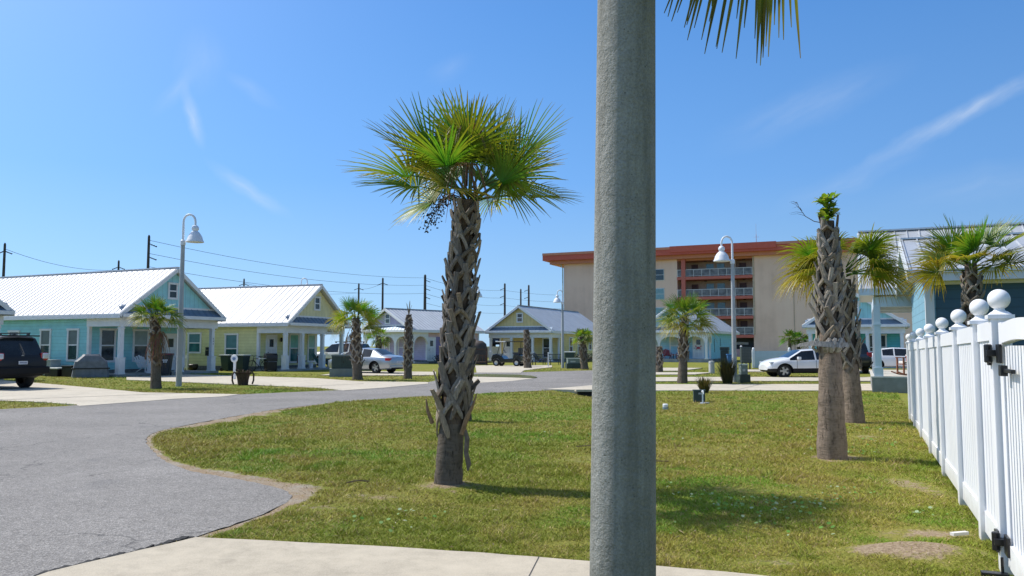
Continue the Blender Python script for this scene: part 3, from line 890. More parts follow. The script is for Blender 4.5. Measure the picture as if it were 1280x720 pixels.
# 1 main palm
h, lean = 3.29, (.205, 0)
p1 = empty('palm_tree', (-.73, 9.25, 0), 0, 'tall fan palm with full green crown on the lawn left of the foreground post', 'palm tree', PALMS)
palm_trunk(p1, h, lean, .155, .105, 3, TRUNK, core=.70)
palm_boots(p1, h, lean, .15, .105, .82, 3.22, 5, blen=.34, width=.080, out=.125, step=.039)
palm_crown(p1, (lean[0] + .03, 0, h + .12), 15.3, n=28, elx=.9, rollr=1.25, pet=.60, L=.73, nl=38, el_hi=84, el_lo=9, age=(-.1, .5), droop=(.02, .16), width=.031)
def fruit():
    m = MB(); r = random.Random(8); o = Vector((lean[0] - .05, -.10, h + .02))
    for s in range(7):
        d = Vector((-.24 - .16 * r.random(), -.22 + .25 * r.random(), .36 - .2 * r.random()))
        pts = [o + d * t + Vector((0, 0, -.48 * t * t)) for t in (0, .3, .6, .85, 1.1)]
        m.c = (.13, .11, .05, 1); m.tube(pts, .004, 4)
        for k in range(30):
            t = r.uniform(.45, 1.12); p = o + d * t + Vector((r.uniform(-.09, .09), r.uniform(-.09, .09), -.48 * t * t + r.uniform(-.10, .03)))
            m.c = (.012, .012, .014, 1) if r.random() < .8 else (.08, .07, .03, 1)
            m.sphere(p, r.uniform(.007, .011), 6, 4)
    return m.build('fruit_cluster', LEAF, p1, color=True, smooth=180)
fruit()
def dead_leaf():
    m = MB(); r = random.Random(9)
    fan_leaf(m, r, Vector((lean[0], -.12, h + .15)), -1.45, R(58), .62, .45, 22, 60, .9, .9, 0, 5, .026, .1, 1, 1.)
    fan_leaf(m, r, Vector((lean[0] + .1, -.15, h + .1)), -1.75, R(42), .50, .42, 18, 70, 1.4, .9, 0, 5, .024, .3, 1, 1.)
    return m.build('dead_frond', LEAF, p1, color=True, fix=False, smooth=180)
dead_leaf()
def hanging_base():
    m = MB()
    m.c = (.20, .16, .12, 1); n = Vector((.3, -1, 0))
    strap(m, [Vector((.19, -.12, .70)), Vector((.225, -.14, .55)), Vector((.215, -.15, .40)), Vector((.245, -.15, .27)), Vector((.235, -.15, .2))], [n] * 5, [.03, .06, .055, .06, .02], .012)
    m.c = (.33, .21, .12, 1)
    m.build('loose_leaf_base', BOOT, p1, color=True); m = MB(); m.c = (.33, .21, .12, 1)
    strap(m, [Vector((.16, -.14, .60)), Vector((.22, -.16, .78)), Vector((.29, -.17, .93)), Vector((.335, -.17, 1.06))], [n] * 4, [.05, .055, .03, .012], .012)
    m.build('loose_leaf_base', BOOT, p1, color=True); m = MB(); m.c = (.30, .20, .12, 1)
    strap(m, [Vector((-.17, -.1, .72)), Vector((-.22, -.14, .86)), Vector((-.24, -.15, 1.0))], [n] * 3, [.05, .04, .012], .012)
    return m.build('loose_leaf_base', BOOT, p1, color=True)
hanging_base()

# 9 topless palm with a green sprout, 10 the palm right behind it, 11 the palm behind the fence
h9, l9 = 3.40, (.05, 0)
p9 = empty('palm_tree', (4.53, 11.48, 0), 0, 'thick crownless palm trunk with a bright green sprout on top', 'palm tree', PALMS)
palm_trunk(p9, h9, l9, .205, .075, 21, TRUNK_GREY, flare=.05, core=1.7)
palm_boots(p9, h9, l9, .195, .075, 1.76, 3.30, 22, blen=.35, width=.080, out=.125, step=.040, tone=1.05)
def shelf():
    m = MB(); m.c = (.36, .33, .29, 1); n = Vector((0, 0, 1))
    strap(m, [Vector((.2, -.17, 1.60)), Vector((-.1, -.22, 1.60)), Vector((-.28, -.16, 1.62)), Vector((-.44, -.12, 1.60)), Vector((-.50, -.1, 1.59))], [n] * 5, [.06, .10, .09, .06, .03], [.06, .08, .07, .05, .02])
    for k in range(7):
        a = k / 7 * 6.283 + .5 * math.sin(k * 5)
        strap(m, [Vector((.02 + math.cos(a) * .17, math.sin(a) * .17, 1.52)), Vector((.02 + math.cos(a) * .235, math.sin(a) * .235, 1.57)), Vector((.02 + math.cos(a + .3) * .2, math.sin(a + .3) * .2, 1.70))],
              [Vector((math.cos(a), math.sin(a), .2))] * 3, [.08, .10, .06], .035)
    return m.build('broken_leaf_base', BOOT, p9, color=True, smooth=40)
shelf()
def sprout():
    m = MB(); r = random.Random(31)
    top = Vector((.05, 0, 3.60))
    for s in range(26):
        a = r.uniform(0, 6.28); o = top + Vector((math.cos(a) * .07, math.sin(a) * .07, -.18 + .34 * r.random()))
        for k in range(7):
            az = r.uniform(0, 6.28); el = r.uniform(-.1, 1.3); L = r.uniform(.10, .18)
            d = Vector((math.cos(az) * math.cos(el), math.sin(az) * math.cos(el), math.sin(el))); sd_ = d.cross(Vector((0, 0, 1))).normalized(); nn = sd_.cross(d)
            c = r.choice([(.17, .32, .02), (.25, .38, .03), (.10, .22, .02), (.33, .40, .05)]); m.c = c + (1,)
            w = L * .24
            P = [o, o + d * L * .4 - nn * .01, o + d * L * .75 + Vector((0, 0, -.012)), o + d * L + Vector((0, 0, -.035))]
            m.add([P[0], P[1] - sd_ * w + nn * w * .3, P[1], P[1] + sd_ * w + nn * w * .3, P[2] - sd_ * w * .7 + nn * w * .2, P[2], P[2] + sd_ * w * .7 + nn * w * .2, P[3]],
                  [(0, 2, 1), (0, 3, 2), (1, 2, 5, 4), (2, 3, 6, 5), (4, 5, 7), (5, 6, 7)])
    return m.build('sprout', LEAF, p9, color=True, fix=False, smooth=180)
sprout()
def twig():
    m = MB(); a = Vector((-.02, -.03, 3.36)); r = random.Random(2)
    pts = [a, a + Vector((-.15, 0, .03)), a + Vector((-.28, -.02, .10)), a + Vector((-.37, -.03, .22)), a + Vector((-.40, -.03, .30))]
    m.tube(pts, [.007, .006, .005, .004, .002], 5)
    for k in range(9):
        p = pts[2].lerp(pts[4], r.random()); q = p + Vector((r.uniform(-.22, -.04), r.uniform(-.05, .05), r.uniform(-.03, .12)))
        m.tube([p, p.lerp(q, .5) + Vector((0, 0, .02)), q], [.0035, .0025, .001], 4)
    return m.build('dead_twig', TRUNK, p9)
twig()

h10, l10 = 3.0, (-.10, .05)
p10 = empty('palm_tree', (7.15, 16.87, 0), 0, 'fan palm with yellowing fronds just behind the sprouting trunk', 'palm tree', PALMS)
palm_trunk(p10, h10, l10, .20, .13, 41, TRUNK_GREY, core=1.2)
palm_boots(p10, h10, l10, .20, .14, 1.25, 2.95, 42, blen=.36, width=.082, out=.15, step=.046)
palm_crown(p10, (l10[0], l10[1], h10 + .24), 44, n=30, pet=.64, L=.70, nl=40, el_hi=64, el_lo=4, age=(.15, .9), droop=(.2, .55), sectors=[3.3, -.25, 2.9, .2, 3.7, -.6, 1.6, 2.6, .5, 4.1, -1.0])

h11, l11 = 3.08, (.0, 0)
p11 = empty('palm_tree', (8.30, 14.4, 0), 0, 'fan palm with green and orange fronds rising behind the white fence', 'palm tree', PALMS)
palm_trunk(p11, h11, l11, .16, .10, 51, TRUNK, core=.8)
palm_boots(p11, h11, l11, .165, .11, .9, 2.9, 52, blen=.26, width=.085, out=.07, step=.042, tone=.9)
palm_crown(p11, (0, 0, h11 + .0), 53.9, n=19, elx=.8, pet=.55, L=.68, nl=40, el_hi=74, el_lo=14, age=(.0, 1.), droop=(.04, .3))

# street palms
def street_palm(loc, h, lean, r0, boots, seed, label, crown, out=.13, blen=.24, tr=TRUNK, dead=None, tone=.95):
    p = empty('palm_tree', loc + (0,), 0, label, 'palm tree', PALMS)
    palm_trunk(p, h, lean, r0, r0 * .62, seed, tr, core=boots[0])
    palm_boots(p, h, lean, r0, r0 * .62, boots[0], boots[1], seed + 1, blen=blen, width=.10, out=out, step=.06, tone=tone)
    if crown: palm_crown(p, (lean[0], lean[1], h), seed + 2, **crown)
    if dead:
        m = MB(); r = random.Random(seed)
        for az, el, L in dead:
            fan_leaf(m, r, Vector((lean[0], lean[1], h - .1)), az, R(el), .45, L, 20, 75, 1.4, .9, 0, 4, .035, .5, 1, 1.)
        m.build('dead_frond', LEAF, p, color=True, fix=False, smooth=180)
    return p
cr = dict(n=24, pet=.5, L=.62, nl=26, el_hi=84, el_lo=-10, age=(.0, .7), droop=(.08, .45), width=.040, seg=4)
street_palm((-13.22, 29.9), 2.75, (-.12, 0), .19, (.95, 2.65), 61, 'small fan palm in front of the turquoise cottage porch', dict(cr, L=.55, pet=.45, age=(0, .5)), dead=[(-.5, -40, .5), (-1.0, -60, .5)])
street_palm((-7.2, 37.52), 2.9, (-.12, 0), .23, (.75, 2.8), 71, 'fan palm beside the green transformer box near the silver car', dict(cr, L=.82, pet=.66, age=(0, .8)), out=.16, dead=[(3.4, -45, .5), (2.9, -60, .5)])
street_palm((7.27, 34.33), 2.85, (.12, 0), .21, (1.0, 2.75), 81, 'fan palm in front of the pale blue cottage with arches', dict(cr, L=.76, pet=.60, n=28, age=(.0, .72), el_lo=-22), out=.12)
street_palm((4.92, 54.27), 2.2, (-.18, 0), .25, (.5, 2.1), 91, 'small fan palm beside the far lamp and grey bin', dict(cr, n=18, L=.52, pet=.4, nl=20, width=.06, age=(0, .4)), out=.10)
street_palm((-10.6, 64.0), 2.35, (-.05, 0), .26, (.5, 2.2), 101, 'small dark fan palm in front of the lavender gable', dict(cr, n=16, L=.55, pet=.55, nl=20, width=.07, el_hi=80, el_lo=-30, age=(0, .25)), out=.10)

# crownless street palms
def bare_palm(loc, h, lean, r0, boots, seed, label, spikes=0, out=.1):
    p = street_palm(loc, h, lean, r0, boots, seed, label, None, out=out)
    pass
    if spikes:
        m = MB(); r = random.Random(seed)
        m.c = (.22, .18, .12, 1)
        for i in range(spikes):
            a = r.uniform(0, 6.28); s = r.uniform(.05, .28)
            o = Vector((lean[0], lean[1], h - .05))
            m.tube([o, o + Vector((math.cos(a) * s * .4, math.sin(a) * s * .4, .3)), o + Vector((math.cos(a) * s, math.sin(a) * s, r.uniform(.45, .75)))], [.022, .014, .006], 5)
        m.build('bare_leaf_stalks', BOOT, p, color=True)
    return p
bare_palm((-5.03, 38.87), 3.1, (.02, 0), .20, (.6, 3.0), 111, 'leafless palm trunk with bare stalks beside the silver car', 12)
bare_palm((1.12, 57.55), 2.75, (-.08, 0), .27, (.4, 2.6), 121, 'dead palm trunk in front of the yellow porch with golf cart', 0, .08)
bare_palm((8.80, 48.0), 1.55, (.0, 0), .22, (.4, 1.5), 131, 'short dead palm stump left of the pale blue porch', 0, .12)
bare_palm((-1.0, 17.22), 1.45, (.0, 0), .13, (.3, 1.4), 141, 'low dead palm stump hidden behind the tall lawn palm', 0, .05)

# the palm whose drooping frond tips reach into the top of the picture
p14 = empty('palm_tree', (1.55, -.75, 0), 0, 'overhead palm whose drooping dark leaf tips hang beside the foreground post', 'palm tree', PALMS)
palm_trunk(p14, 3.4, (-.05, .05), .17, .13, 151, TRUNK)
palm_boots(p14, 3.4, (-.05, .05), .17, .13, .9, 3.3, 152, blen=.26, out=.13, step=.05)
def near_crown():
    r = random.Random(155); m = MB(); o = Vector((-.05, .05, 3.45))
    B = Vector((1.55, -.75, 0))
    # old frond arching forward and hanging straight down beside the lamp post
    pth = [o, o + Vector((-.28, .85, .52)), o + Vector((-.58, 1.75, .56)), Vector((.785, 2.12, 3.66)) - B, Vector((.77, 2.20, 3.40)) - B]
    fan_leaf(m, r, o, 0, 0, 1, .78, 32, 19, .10, .05, 0., 8, .022, .1, path=pth)
    fan_leaf(m, r, o, 0, 0, 1, .62, 16, 16, .10, .15, .5, 8, .018, .1, path=[pth[2], pth[3] + Vector((-.05, .03, .03)), pth[4] + Vector((-.09, .05, -.02))])
    for i, (az, el) in enumerate([(-.3, 30), (-1.0, 5), (-1.7, 40), (-2.4, 10), (3.6, 20), (-.6, 70), (.2, 10), (1.2, 78), (2.9, 60), (-1.4, -10), (-2.9, -5)]):
        fan_leaf(m, r, o, az, R(el), .65, .7, 34, 115, .4, .3, r.uniform(-.4, .4), 5, .032)
    return m.build('crown', LEAF, p14, color=True, fix=False, smooth=180)
near_crown()

# ------------------------------------------------------------------ spiky ornamental grasses
def tussock(loc, rad, h, n, seed, label, cols):
    m = MB(); r = random.Random(seed)
    for i in range(n):
        a = r.uniform(0, 6.28); q = r.random() * rad * .35; s = rad * r.uniform(.3, 1.15); H = h * r.uniform(.55, 1.1)
        o = Vector((math.cos(a) * q, math.sin(a) * q, 0)); m.c = r.choice(cols) + (1,)
        e = Vector((math.cos(a) * s, math.sin(a) * s, H)); mid = o.lerp(e, .5) + Vector((0, 0, H * .18))
        w = .016; sd_ = Vector((-math.sin(a), math.cos(a), 0)) * w
        m.add([o - sd_, o + sd_, mid + sd_ * .8, mid - sd_ * .8, e], [(0, 1, 2, 3), (3, 2, 4)])
    p = m.build('ornamental_grass', LEAF, None, (loc[0], loc[1], -.01), color=True, fix=False)
    return tag(p, label, 'grass tuft')
tussock((9.05, 33.75), .55, 1.05, 420, 1, 'dark spiky grass clump at the foot of the right lamp post', [(.03, .04, .015), (.05, .055, .02), (.09, .075, .03)])
tussock((6.53, 27.3), .38, .55, 200, 2, 'small brownish grass tuft beside the green utility box', [(.05, .05, .02), (.13, .10, .05), (.09, .09, .03)])
# ------------------------------------------------------------------ cottages
ROOF_WHITE = paint('white_metal_roof', (.66, .66, .665), .38, .0, var=.04, scale=1.0)
ROOF_GREY = paint('galvanised_roof', (.56, .58, .60), .34, .35, var=.08, scale=1.2)
PENT = paint('blue_grey_pent_roof', (.20, .27, .36), .4, .2, var=.1)
TRIM = paint('white_trim', (.80, .80, .81), .5, var=.06)
CEIL = paint('porch_ceiling', (.62, .60, .54), .6, var=.05)
BLIND = paint('window_blind', (.33, .42, .42), .6, var=.1)
DOORW = paint('white_door', (.80, .80, .80), .4, var=.04)
PFLOOR = paint('porch_floor', (.35, .35, .34), .8, var=.15)

def window(parent, M, w, h, blind=None, mull=True):
    """M maps local (x across, y outwards, z up; origin = sill centre) to the parent"""
    m = MB(); t = .11
    m.box(-w / 2 - t, w / 2 + t, 0, .05, -t, -.0, M); m.box(-w / 2 - t - .03, w / 2 + t + .03, 0, .075, h, h + t, M)
    m.box(-w / 2 - t, -w / 2, 0, .05, 0, h, M); m.box(w / 2, w / 2 + t, 0, .05, 0, h, M)
    if mull: m.box(-w / 2, w / 2, .0, .035, h * .5 - .035, h * .5 + .035, M)
    f = m.build('window', TRIM, parent)
    g = MB(); g.box(-w / 2, w / 2, .003, .012, 0, h, M)
    g.build('pane', blind[0] if (blind and len(blind) > 1) else GLASS, f)
    if blind:
        b = MB(); b.box(-w / 2, w / 2, .0125, .016, h * .5, h, M)
        b.build('blind', blind[-1], f)
    return f

def door(parent, M, w=.92, h=2.05, lite=(.28, .72, 1.35, 1.85), mat=None):
    m = MB(); t = .10
    m.box(-w / 2 - t, -w / 2, 0, .05, 0, h, M); m.box(w / 2, w / 2 + t, 0, .05, 0, h, M); m.box(-w / 2 - t, w / 2 + t, 0, .06, h, h + t, M)
    d = MB(); d.box(-w / 2, w / 2, .002, .025, 0, h, M)
    do = d.build('door', mat or DOORW, parent)
    m.build('door_frame', TRIM, do)
    g = MB(); g.box(-w / 2 + w * lite[0], -w / 2 + w * lite[1], .026, .034, lite[2], lite[3], M); g.build('door_window', GLASS, do)
    p = MB()
    for a, b, c, e in ((.14, .45, .15, .6), (.55, .86, .15, .6), (.14, .45, .7, 1.2), (.55, .86, .7, 1.2)):
        p.box(-w / 2 + w * a, -w / 2 + w * b, .0255, .030, c, e, M)
    p.build('door_panels', paint('door_panel_shade', (.70, .70, .71), .45, var=.04), do)
    k = MB(); k.sphere(M @ Vector((w / 2 - .08, .07, 1.0)), .035, 8, 6); k.build('handle', DARK, do)
    return do

def TR(x, y, z, rz=0.):
    return Matrix.Translation((x, y, z)) @ Matrix.Rotation(rz, 4, 'Z')
FRONT = math.pi                 # outward = -y
def on_front(x, y, z): return TR(x, y, z, math.pi)
def on_left(x, y, z): return TR(x, y, z, math.pi / 2)
def on_right(x, y, z): return TR(x, y, z, -math.pi / 2)

def cottage(name, label, group, loc, rz, W=7.15, L=14., eh=3.05, rise=2.6, pd=2.4, roof=None, wall=None, gable=None, front_wall=None,
            cols=(.45, 2.4, 4.4, 6.7), arches=None, seam=.42, pedestal=True, fl=.12, gwin=True, pent=True):
    root = empty(name, (loc[0], loc[1], 0), rz, label, 'cottage', group)
    ins = .38; i0, i1 = ins, W - ins
    # walls: body behind the porch
    m = MB(); m.box(i0, i1, pd, L - .3, .3, eh - .02)
    m.add([(i0, L - .3, eh - .02), (i1, L - .3, eh - .02), (W / 2, L - .3, eh + rise * (1 - 2 * ins / W))], [(0, 1, 2)])
    m.build('wall', wall, root)
    if front_wall is not None:
        m = MB(); m.box(i0 + .10, i1 - .10, pd - .015, pd - .003, .3, eh - .25); m.build('porch_wall', front_wall, root)
    m = MB(); m.box(i0 - .01, i1 + .01, pd - .01, L - .29, -.05, .30); m.build('foundation', FOUND, root)
    for x in (i0, i1):
        for y in (pd, L - .3):
            m = MB()
            m.cbox(x + (.05 if x == i0 else -.05), y + (.05 if y == pd else -.05), .3, .17, .17, eh - .45)
            m.build('corner_board', TRIM, root)
    m = MB(); m.box(.12, W - .12, .08, pd - .012, -.05, fl); m.build('porch_floor', PFLOOR, root)
    m = MB(); m.box(i0, i1, .3, pd - .02, eh - .28, eh - .22); m.build('porch_ceiling', CEIL, root)
    # gable above the porch
    s = rise / (W / 2)
    gy = .16; g0 = eh + .30
    ga = MB(); gi = .25
    ga.prism([(gi, eh + gi * s - .08), (W - gi, eh + gi * s - .08), (W / 2, eh + rise - .09)], gy, gy + .1, 'y')
    ga.build('gable', gable, root)
    if gwin: window(root, on_front(W / 2, gy, eh + .95 + (rise - 2.4) * .4), .46, .72)
    # roof slopes with standing seams
    m = MB(); th = .07; y0, y1 = -.22, L + .1
    for sg in (0, 1):
        xa = -.05 if sg == 0 else W + .05
        za = eh - .05 * s
        P = [(xa, y0, za), (W / 2, y0, eh + rise), (W / 2, y1, eh + rise), (xa, y1, za)]
        up = [(p[0], p[1], p[2] + th) for p in P]
        m.add(P + up, [(0, 1, 2, 3), (7, 6, 5, 4), (0, 4, 5, 1), (1, 5, 6, 2), (2, 6, 7, 3), (3, 7, 4, 0)])
        k = int((y1 - y0) / seam)
        for j in range(k + 1):
            y = y0 + .02 + (y1 - y0 - .04) * j / k
            hh = .035
            m.add([(xa, y - .018, za + th), (xa, y + .018, za + th), (W / 2, y + .018, eh + rise + th), (W / 2, y - .018, eh + rise + th),
                   (xa, y, za + th + hh), (W / 2, y, eh + rise + th + hh)], [(0, 3, 5, 4), (1, 4, 5, 2), (0, 4, 1), (2, 5, 3)])
    m.bar((W / 2, y0, eh + rise + th + .02), (W / 2, y1, eh + rise + th + .02), .22, .05)
    ro = m.build('roof', roof, root, fix=False)
    # white fascia: rakes and eaves
    m = MB()
    for y in (y0 - .012, y1 + .012):
        for sg in (-1, 1):
            a = Vector((W / 2 + sg * (W / 2 + .05), y, eh - .05 * s - .05)); b = Vector((W / 2, y, eh + rise - .05))
            m.bar(a, b, .022, .20, (0, 0, 1))
    for sg in (0, 1):
        x = -.06 if sg == 0 else W + .06
        m.box(x - .012, x + .012, y0, y1, eh - .05 * s - .17, eh - .05 * s + .03)
        m.box(min(x, i0 if sg == 0 else i1), max(x, i0 if sg == 0 else i1), y0 + .03, y1 - .03, eh - .05 * s - .17, eh - .05 * s - .15)
    m.build('fascia', TRIM, root)
    if pent:
        m = MB()
        zt = eh + .42; zb = eh + .02
        m.prism([(-.28, zb), (gy - .003, zt), (gy - .003, zt - .05), (-.28, zb - .04)], .15, W - .15, 'x')
        for j in range(int(W / .42)):
            x = .3 + j * .42
            m.bar((x, -.28, zb + .015), (x, gy - .01, zt + .012), .03, .03)
        po = m.build('pent_roof', PENT, root)
        m = MB(); m.box(.08, W - .08, -.31, -.285, zb - .17, zb + .012); m.box(.3, W - .3, gy - .02, gy - .004, zt - .01, zt + .10); m.build('pent_trim', TRIM, po)
    # porch beam
    m = MB(); bt = eh - .12; bb = eh - .62
    if not arches:
        m.box(.22, W - .22, .14, .34, bb, bt)
        m.box(.22, .42, .342, pd + .02, bb, bt); m.box(W - .42, W - .22, .342, pd + .02, bb, bt)
    else:
        sp = arches; zs = bb - .55
        pts = [(cols[0] - .14, zs)]
        poly = [(.22, bt), (.22, zs)]
        xs = [c for c in cols]
        for a, b in zip(xs[:-1], xs[1:]):
            a2, b2 = a + .14, b - .14; c = (a2 + b2) / 2; r_ = (b2 - a2) / 2; rh = bb - .02 - zs + .12
            for k in range(13):
                an = math.pi - math.pi * k / 12
                poly.append((c + r_ * math.cos(an), zs + rh * math.sin(an)))
        poly += [(W - .22, zs), (W - .22, bt)]
        m.prism(poly, .14, .34, 'y')
        # side arches
        for x in (.22, W - .42):
            a2, b2 = .342, pd - .1; c = (a2 + b2) / 2; r_ = (b2 - a2) / 2
            poly = [(.342, bt), (.342, zs)] + [(c + r_ * math.cos(math.pi - math.pi * k / 12), zs + (bb - zs + .1) * math.sin(math.pi * k / 12)) for k in range(1, 12)] + [(pd + .01, zs), (pd + .01, bt)]
            m.prism(poly, x, x + .2, 'x')
    m.build('porch_beam', TRIM, root)
    for k, x in enumerate(cols):
        m = MB()
        ct = bb if not arches else bb - .55
        m.cbox(x, .24, fl, .21, .21, ct - fl)
        if pedestal:
            m.cbox(x, .24, fl, .33, .33, .82); m.cbox(x, .24, fl + .82, .37, .37, .05)
        m.cbox(x, .24, ct - .14, .27, .27, .06); m.cbox(x, .24, fl, .37, .37, .08)
        m.build('column', TRIM, root)
    return root

TURQ = siding('turquoise_siding', (.30, .68, .72), .19); TURQ_G = siding('turquoise_board', (.36, .72, .77), .32, 0)
YELL = siding('yellow_siding', (.74, .72, .36), .19); YELL_G = siding('yellow_board', (.82, .74, .42), .34, 0)
YELL2 = siding('straw_siding', (.76, .62, .27), .19); YELL2_G = siding('straw_board', (.74, .60, .28), .36, 0)
LAV = siding('lavender_siding', (.52, .45, .62), .19); LAV_G = siding('lavender_gable', (.54, .47, .64), .19)
PINK = siding('pink_siding', (.72, .50, .50), .19)
SKYB = siding('sky_blue_siding', (.33, .62, .80), .19); SKYB_G = siding('sky_blue_gable', (.34, .60, .80), .19)
SKYB_S = siding('sky_blue_side', (.26, .64, .76), .19)
COT = 'pastel cottages around the street'

# turquoise
h1 = cottage('cottage', 'turquoise cottage with white metal roof behind the left lamp post', COT, (-20.2, 41.0), R(65), 7.15, 15.5, 3.22, 2.62, 2.6, ROOF_WHITE, TURQ, TURQ_G, cols=(.42, 2.4, 4.25, 6.6))
window(h1, on_front(1.5, 2.6, .80), .78, 1.62); window(h1, on_front(3.62, 2.6, .80), .85, 1.62, [BLIND])
door(h1, on_front(5.72, 2.6, .16), .9, 2.05)
for y, z, hh in ((3.83, .86, 1.55), (6.06, .86, 1.55)): window(h1, on_left(.38, y, z), .70, hh, [paint('dark_blind', (.14, .18, .18), .5)])
window(h1, on_left(.38, 8.75, 1.75), .75, .60)
m = MB()
for k, (x, z) in enumerate([(6.6, 1.95), (6.6, 1.80), (6.6, 1.65)]):
    if k == 0: m.box(x - .012, x + .012, .125, .133, z, z + .10)
    if k == 1: m.box(x - .012, x + .012, .125, .133, z + .03, z + .10); m.box(x - .04, x + .04, .125, .133, z + .03, z + .045)
    if k == 2: m.box(x - .012, x + .012, .125, .133, z, z + .10)
m.build('house_number', DARK, h1)
# lime-yellow
h2 = cottage('cottage', 'lime yellow cottage with white metal roof, second from the left', COT, (-14.0, 49.5), R(69), 7.0, 13.5, 3.0, 2.55, 2.3, ROOF_WHITE, YELL, YELL_G, cols=(.35, 2.05, 4.3, 6.6))
door(h2, on_front(1.62, 2.3, .16), .9, 2.05)
window(h2, on_front(4.02, 2.3, .55), .85, 1.75, [GLASS_TEAL, paint('teal_curtain', (.22, .55, .50), .6)])
window(h2, on_front(6.0, 2.3, .55), .70, 1.75, [GLASS_TEAL, paint('pale_teal_curtain', (.30, .52, .50), .6)])
window(h2, on_left(.38, 4.41, .55), .85, 1.72, [GLASS_TEAL, paint('teal_blind', (.10, .24, .26), .5)])
window(h2, on_left(.38, 7.4, 1.2), .9, 1.15, [GLASS_TEAL, paint('teal_blind', (.10, .24, .26), .5)])
m = MB(); m.lathe([(.02, -.16), (.07, -.1), (.08, .05), (.03, .13)], 8, (2.55, 2.2, 2.0), cap=True); m.build('porch_light', DARK, h2)
# script sign on the beam (two words, too small to read in the photograph)
def script(parent, x0, z0, s, words, y):
    m = MB(); x = x0
    for w in words:
        for (hh, k) in w:
            pts = [(x + s * .5 + s * .45 * math.cos(a), y, z0 + s * hh * .5 + s * .5 * hh * math.sin(a)) for a in [6.28 * t / 8 + 1 for t in range(8 if k else 6)]]
            m.tube(pts, .012, 5); m.tube([pts[-1], (x + s * 1.15, y, z0)], .012, 5); x += s * 1.1
        x += s * 1.2
    m.build('house_sign', paint('dark_sign', (.10, .10, .12), .5), parent)
script(h2, 4.75, 2.52, .10, [[(1.9, 1), (1., 1), (1.8, 0), (1.8, 0), (1.2, 0)], [(1.8, 1), (1.0, 0), (1.0, 1)]], .128)
# lavender and pink
h3 = cottage('cottage', 'lavender and pink cottage with grey roof and arched porch', COT, (-14.1, 74.6), R(-39.7), 7.15, 9.2, 2.95, 1.95, 2.0, ROOF_GREY, PINK, LAV_G, LAV, cols=(.40, 2.5, 4.6, 6.75), arches=True, pedestal=False, gwin=False)
window(h3, on_front(3.575, .16, 3.65), .5, .75)
for x in (1.5, 3.4, 4.1): window(h3, on_front(x, 2.0, .7), .55, 1.5)
door(h3, on_right(6.77, 2.55, .2), .85, 2.05); window(h3, on_right(6.77, 6.6, .85), .9, 1.4, [BLIND])
m = MB(); m.box(6.772, 6.79, 3.05, 3.7, .32, 2.4); m.build('wall_panel', siding('purple_siding', (.24, .19, .38), .19), h3)
# straw yellow
h4 = cottage('cottage', 'straw yellow cottage with grey roof and golf cart parked out front', COT, (-2.55, 79.0), R(-24.8), 7.15, 16.3, 2.97, 2.45, 2.4, ROOF_GREY, YELL2, YELL2_G, cols=(.40, 2.65, 4.9, 6.75))
door(h4, on_front(1.3, 2.4, .16), .9, 2.05); window(h4, on_front(3.55, 2.4, .5), .75, 1.75); window(h4, on_front(5.55, 2.4, .5), .85, 1.75)
for y in (5.63, 8.1): window(h4, on_right(6.77, y, .75), .75, 1.6)
window(h4, on_right(6.77, 11.5, 1.2), .7, 1.1)
# pale blue with arches
h5 = cottage('cottage', 'pale blue cottage with arched porch and red crab on the door', COT, (12.33, 79.25), R(-27), 7.15, 13.9, 3.0, 2.45, 2.0, ROOF_GREY, SKYB_S, SKYB_G, SKYB, cols=(.36, 2.2, 4.65, 6.8), arches=True, pedestal=False, fl=.32)
window(h5, on_front(1.2, 2.0, .72), .8, 1.7, [BLIND]); window(h5, on_front(3.35, 2.0, .72), 1.0, 1.7, [paint('pale_blind', (.45, .55, .56), .6)])
d5 = door(h5, on_front(5.62, 2.0, .34), .95, 2.1)
def crab(parent):
    m = MB(); y = 1.955; cx, cz = 5.62, 1.38
    m.prism([(cx + .17 * math.cos(a), cz + .11 * math.sin(a)) for a in [6.283 * k / 14 for k in range(14)]], y - .02, y, 'y')
    for sg in (-1, 1):
        for k in range(3): m.bar((cx + sg * .13, y - .01, cz - .05 - .02 * k), (cx + sg * (.27 - .03 * k), y - .01, cz - .08 - .05 * k), .03, .02)
        m.bar((cx + sg * .13, y - .01, cz + .06), (cx + sg * .24, y - .01, cz + .12), .035, .02)
        m.prism([(cx + sg * .25 + .065 * math.cos(a), cz + .17 + .06 * math.sin(a)) for a in [6.283 * k / 10 for k in range(10)]], y - .02, y - .002, 'y')
    m.build('crab_ornament', paint('crab_red', (.55, .05, .09), .5), parent)
crab(d5)
for y, z0, z1, w in ((3.7, .95, 2.3, .16), (6.4, 1.55, 2.35, .13)):
    m = MB(); n = 7
    for k in range(n):
        za = z0 + (z1 - z0) * k / n
        m.box(6.772, 6.80, y - w * (.5 if k % 2 else .36), y + w * (.5 if k % 2 else .36), za, za + (z1 - z0) / n * .86)
    m.build('wall_ornament', paint('dark_teal_wood', (.03, .07, .09), .6), h5)
# eave of the cottage beyond the left edge of the view
h0 = cottage('cottage', 'cottage at the far left edge showing only a grey roof corner', COT, (-26.75, 31.35), R(65), 7.15, 12, 3.2, 2.5, 2.4, ROOF_WHITE, TURQ, TURQ_G)
# turquoise cottage seen through the right-hand porch
h7 = cottage('cottage', 'turquoise cottage seen through the porch on the right', COT, (22.0, 60.5), R(-24), 7.15, 10, 3.1, 2.4, 2.2, ROOF_WHITE, siding('aqua_siding', (.10, .50, .55), .19), TURQ_G, pedestal=False)
window(h7, on_front(5.1, 2.2, .6), 1.05, 1.75); window(h7, on_front(3.0, 2.2, .6), .8, 1.75, [BLIND]); window(h7, on_front(1.4, 2.2, .6), .8, 1.75)

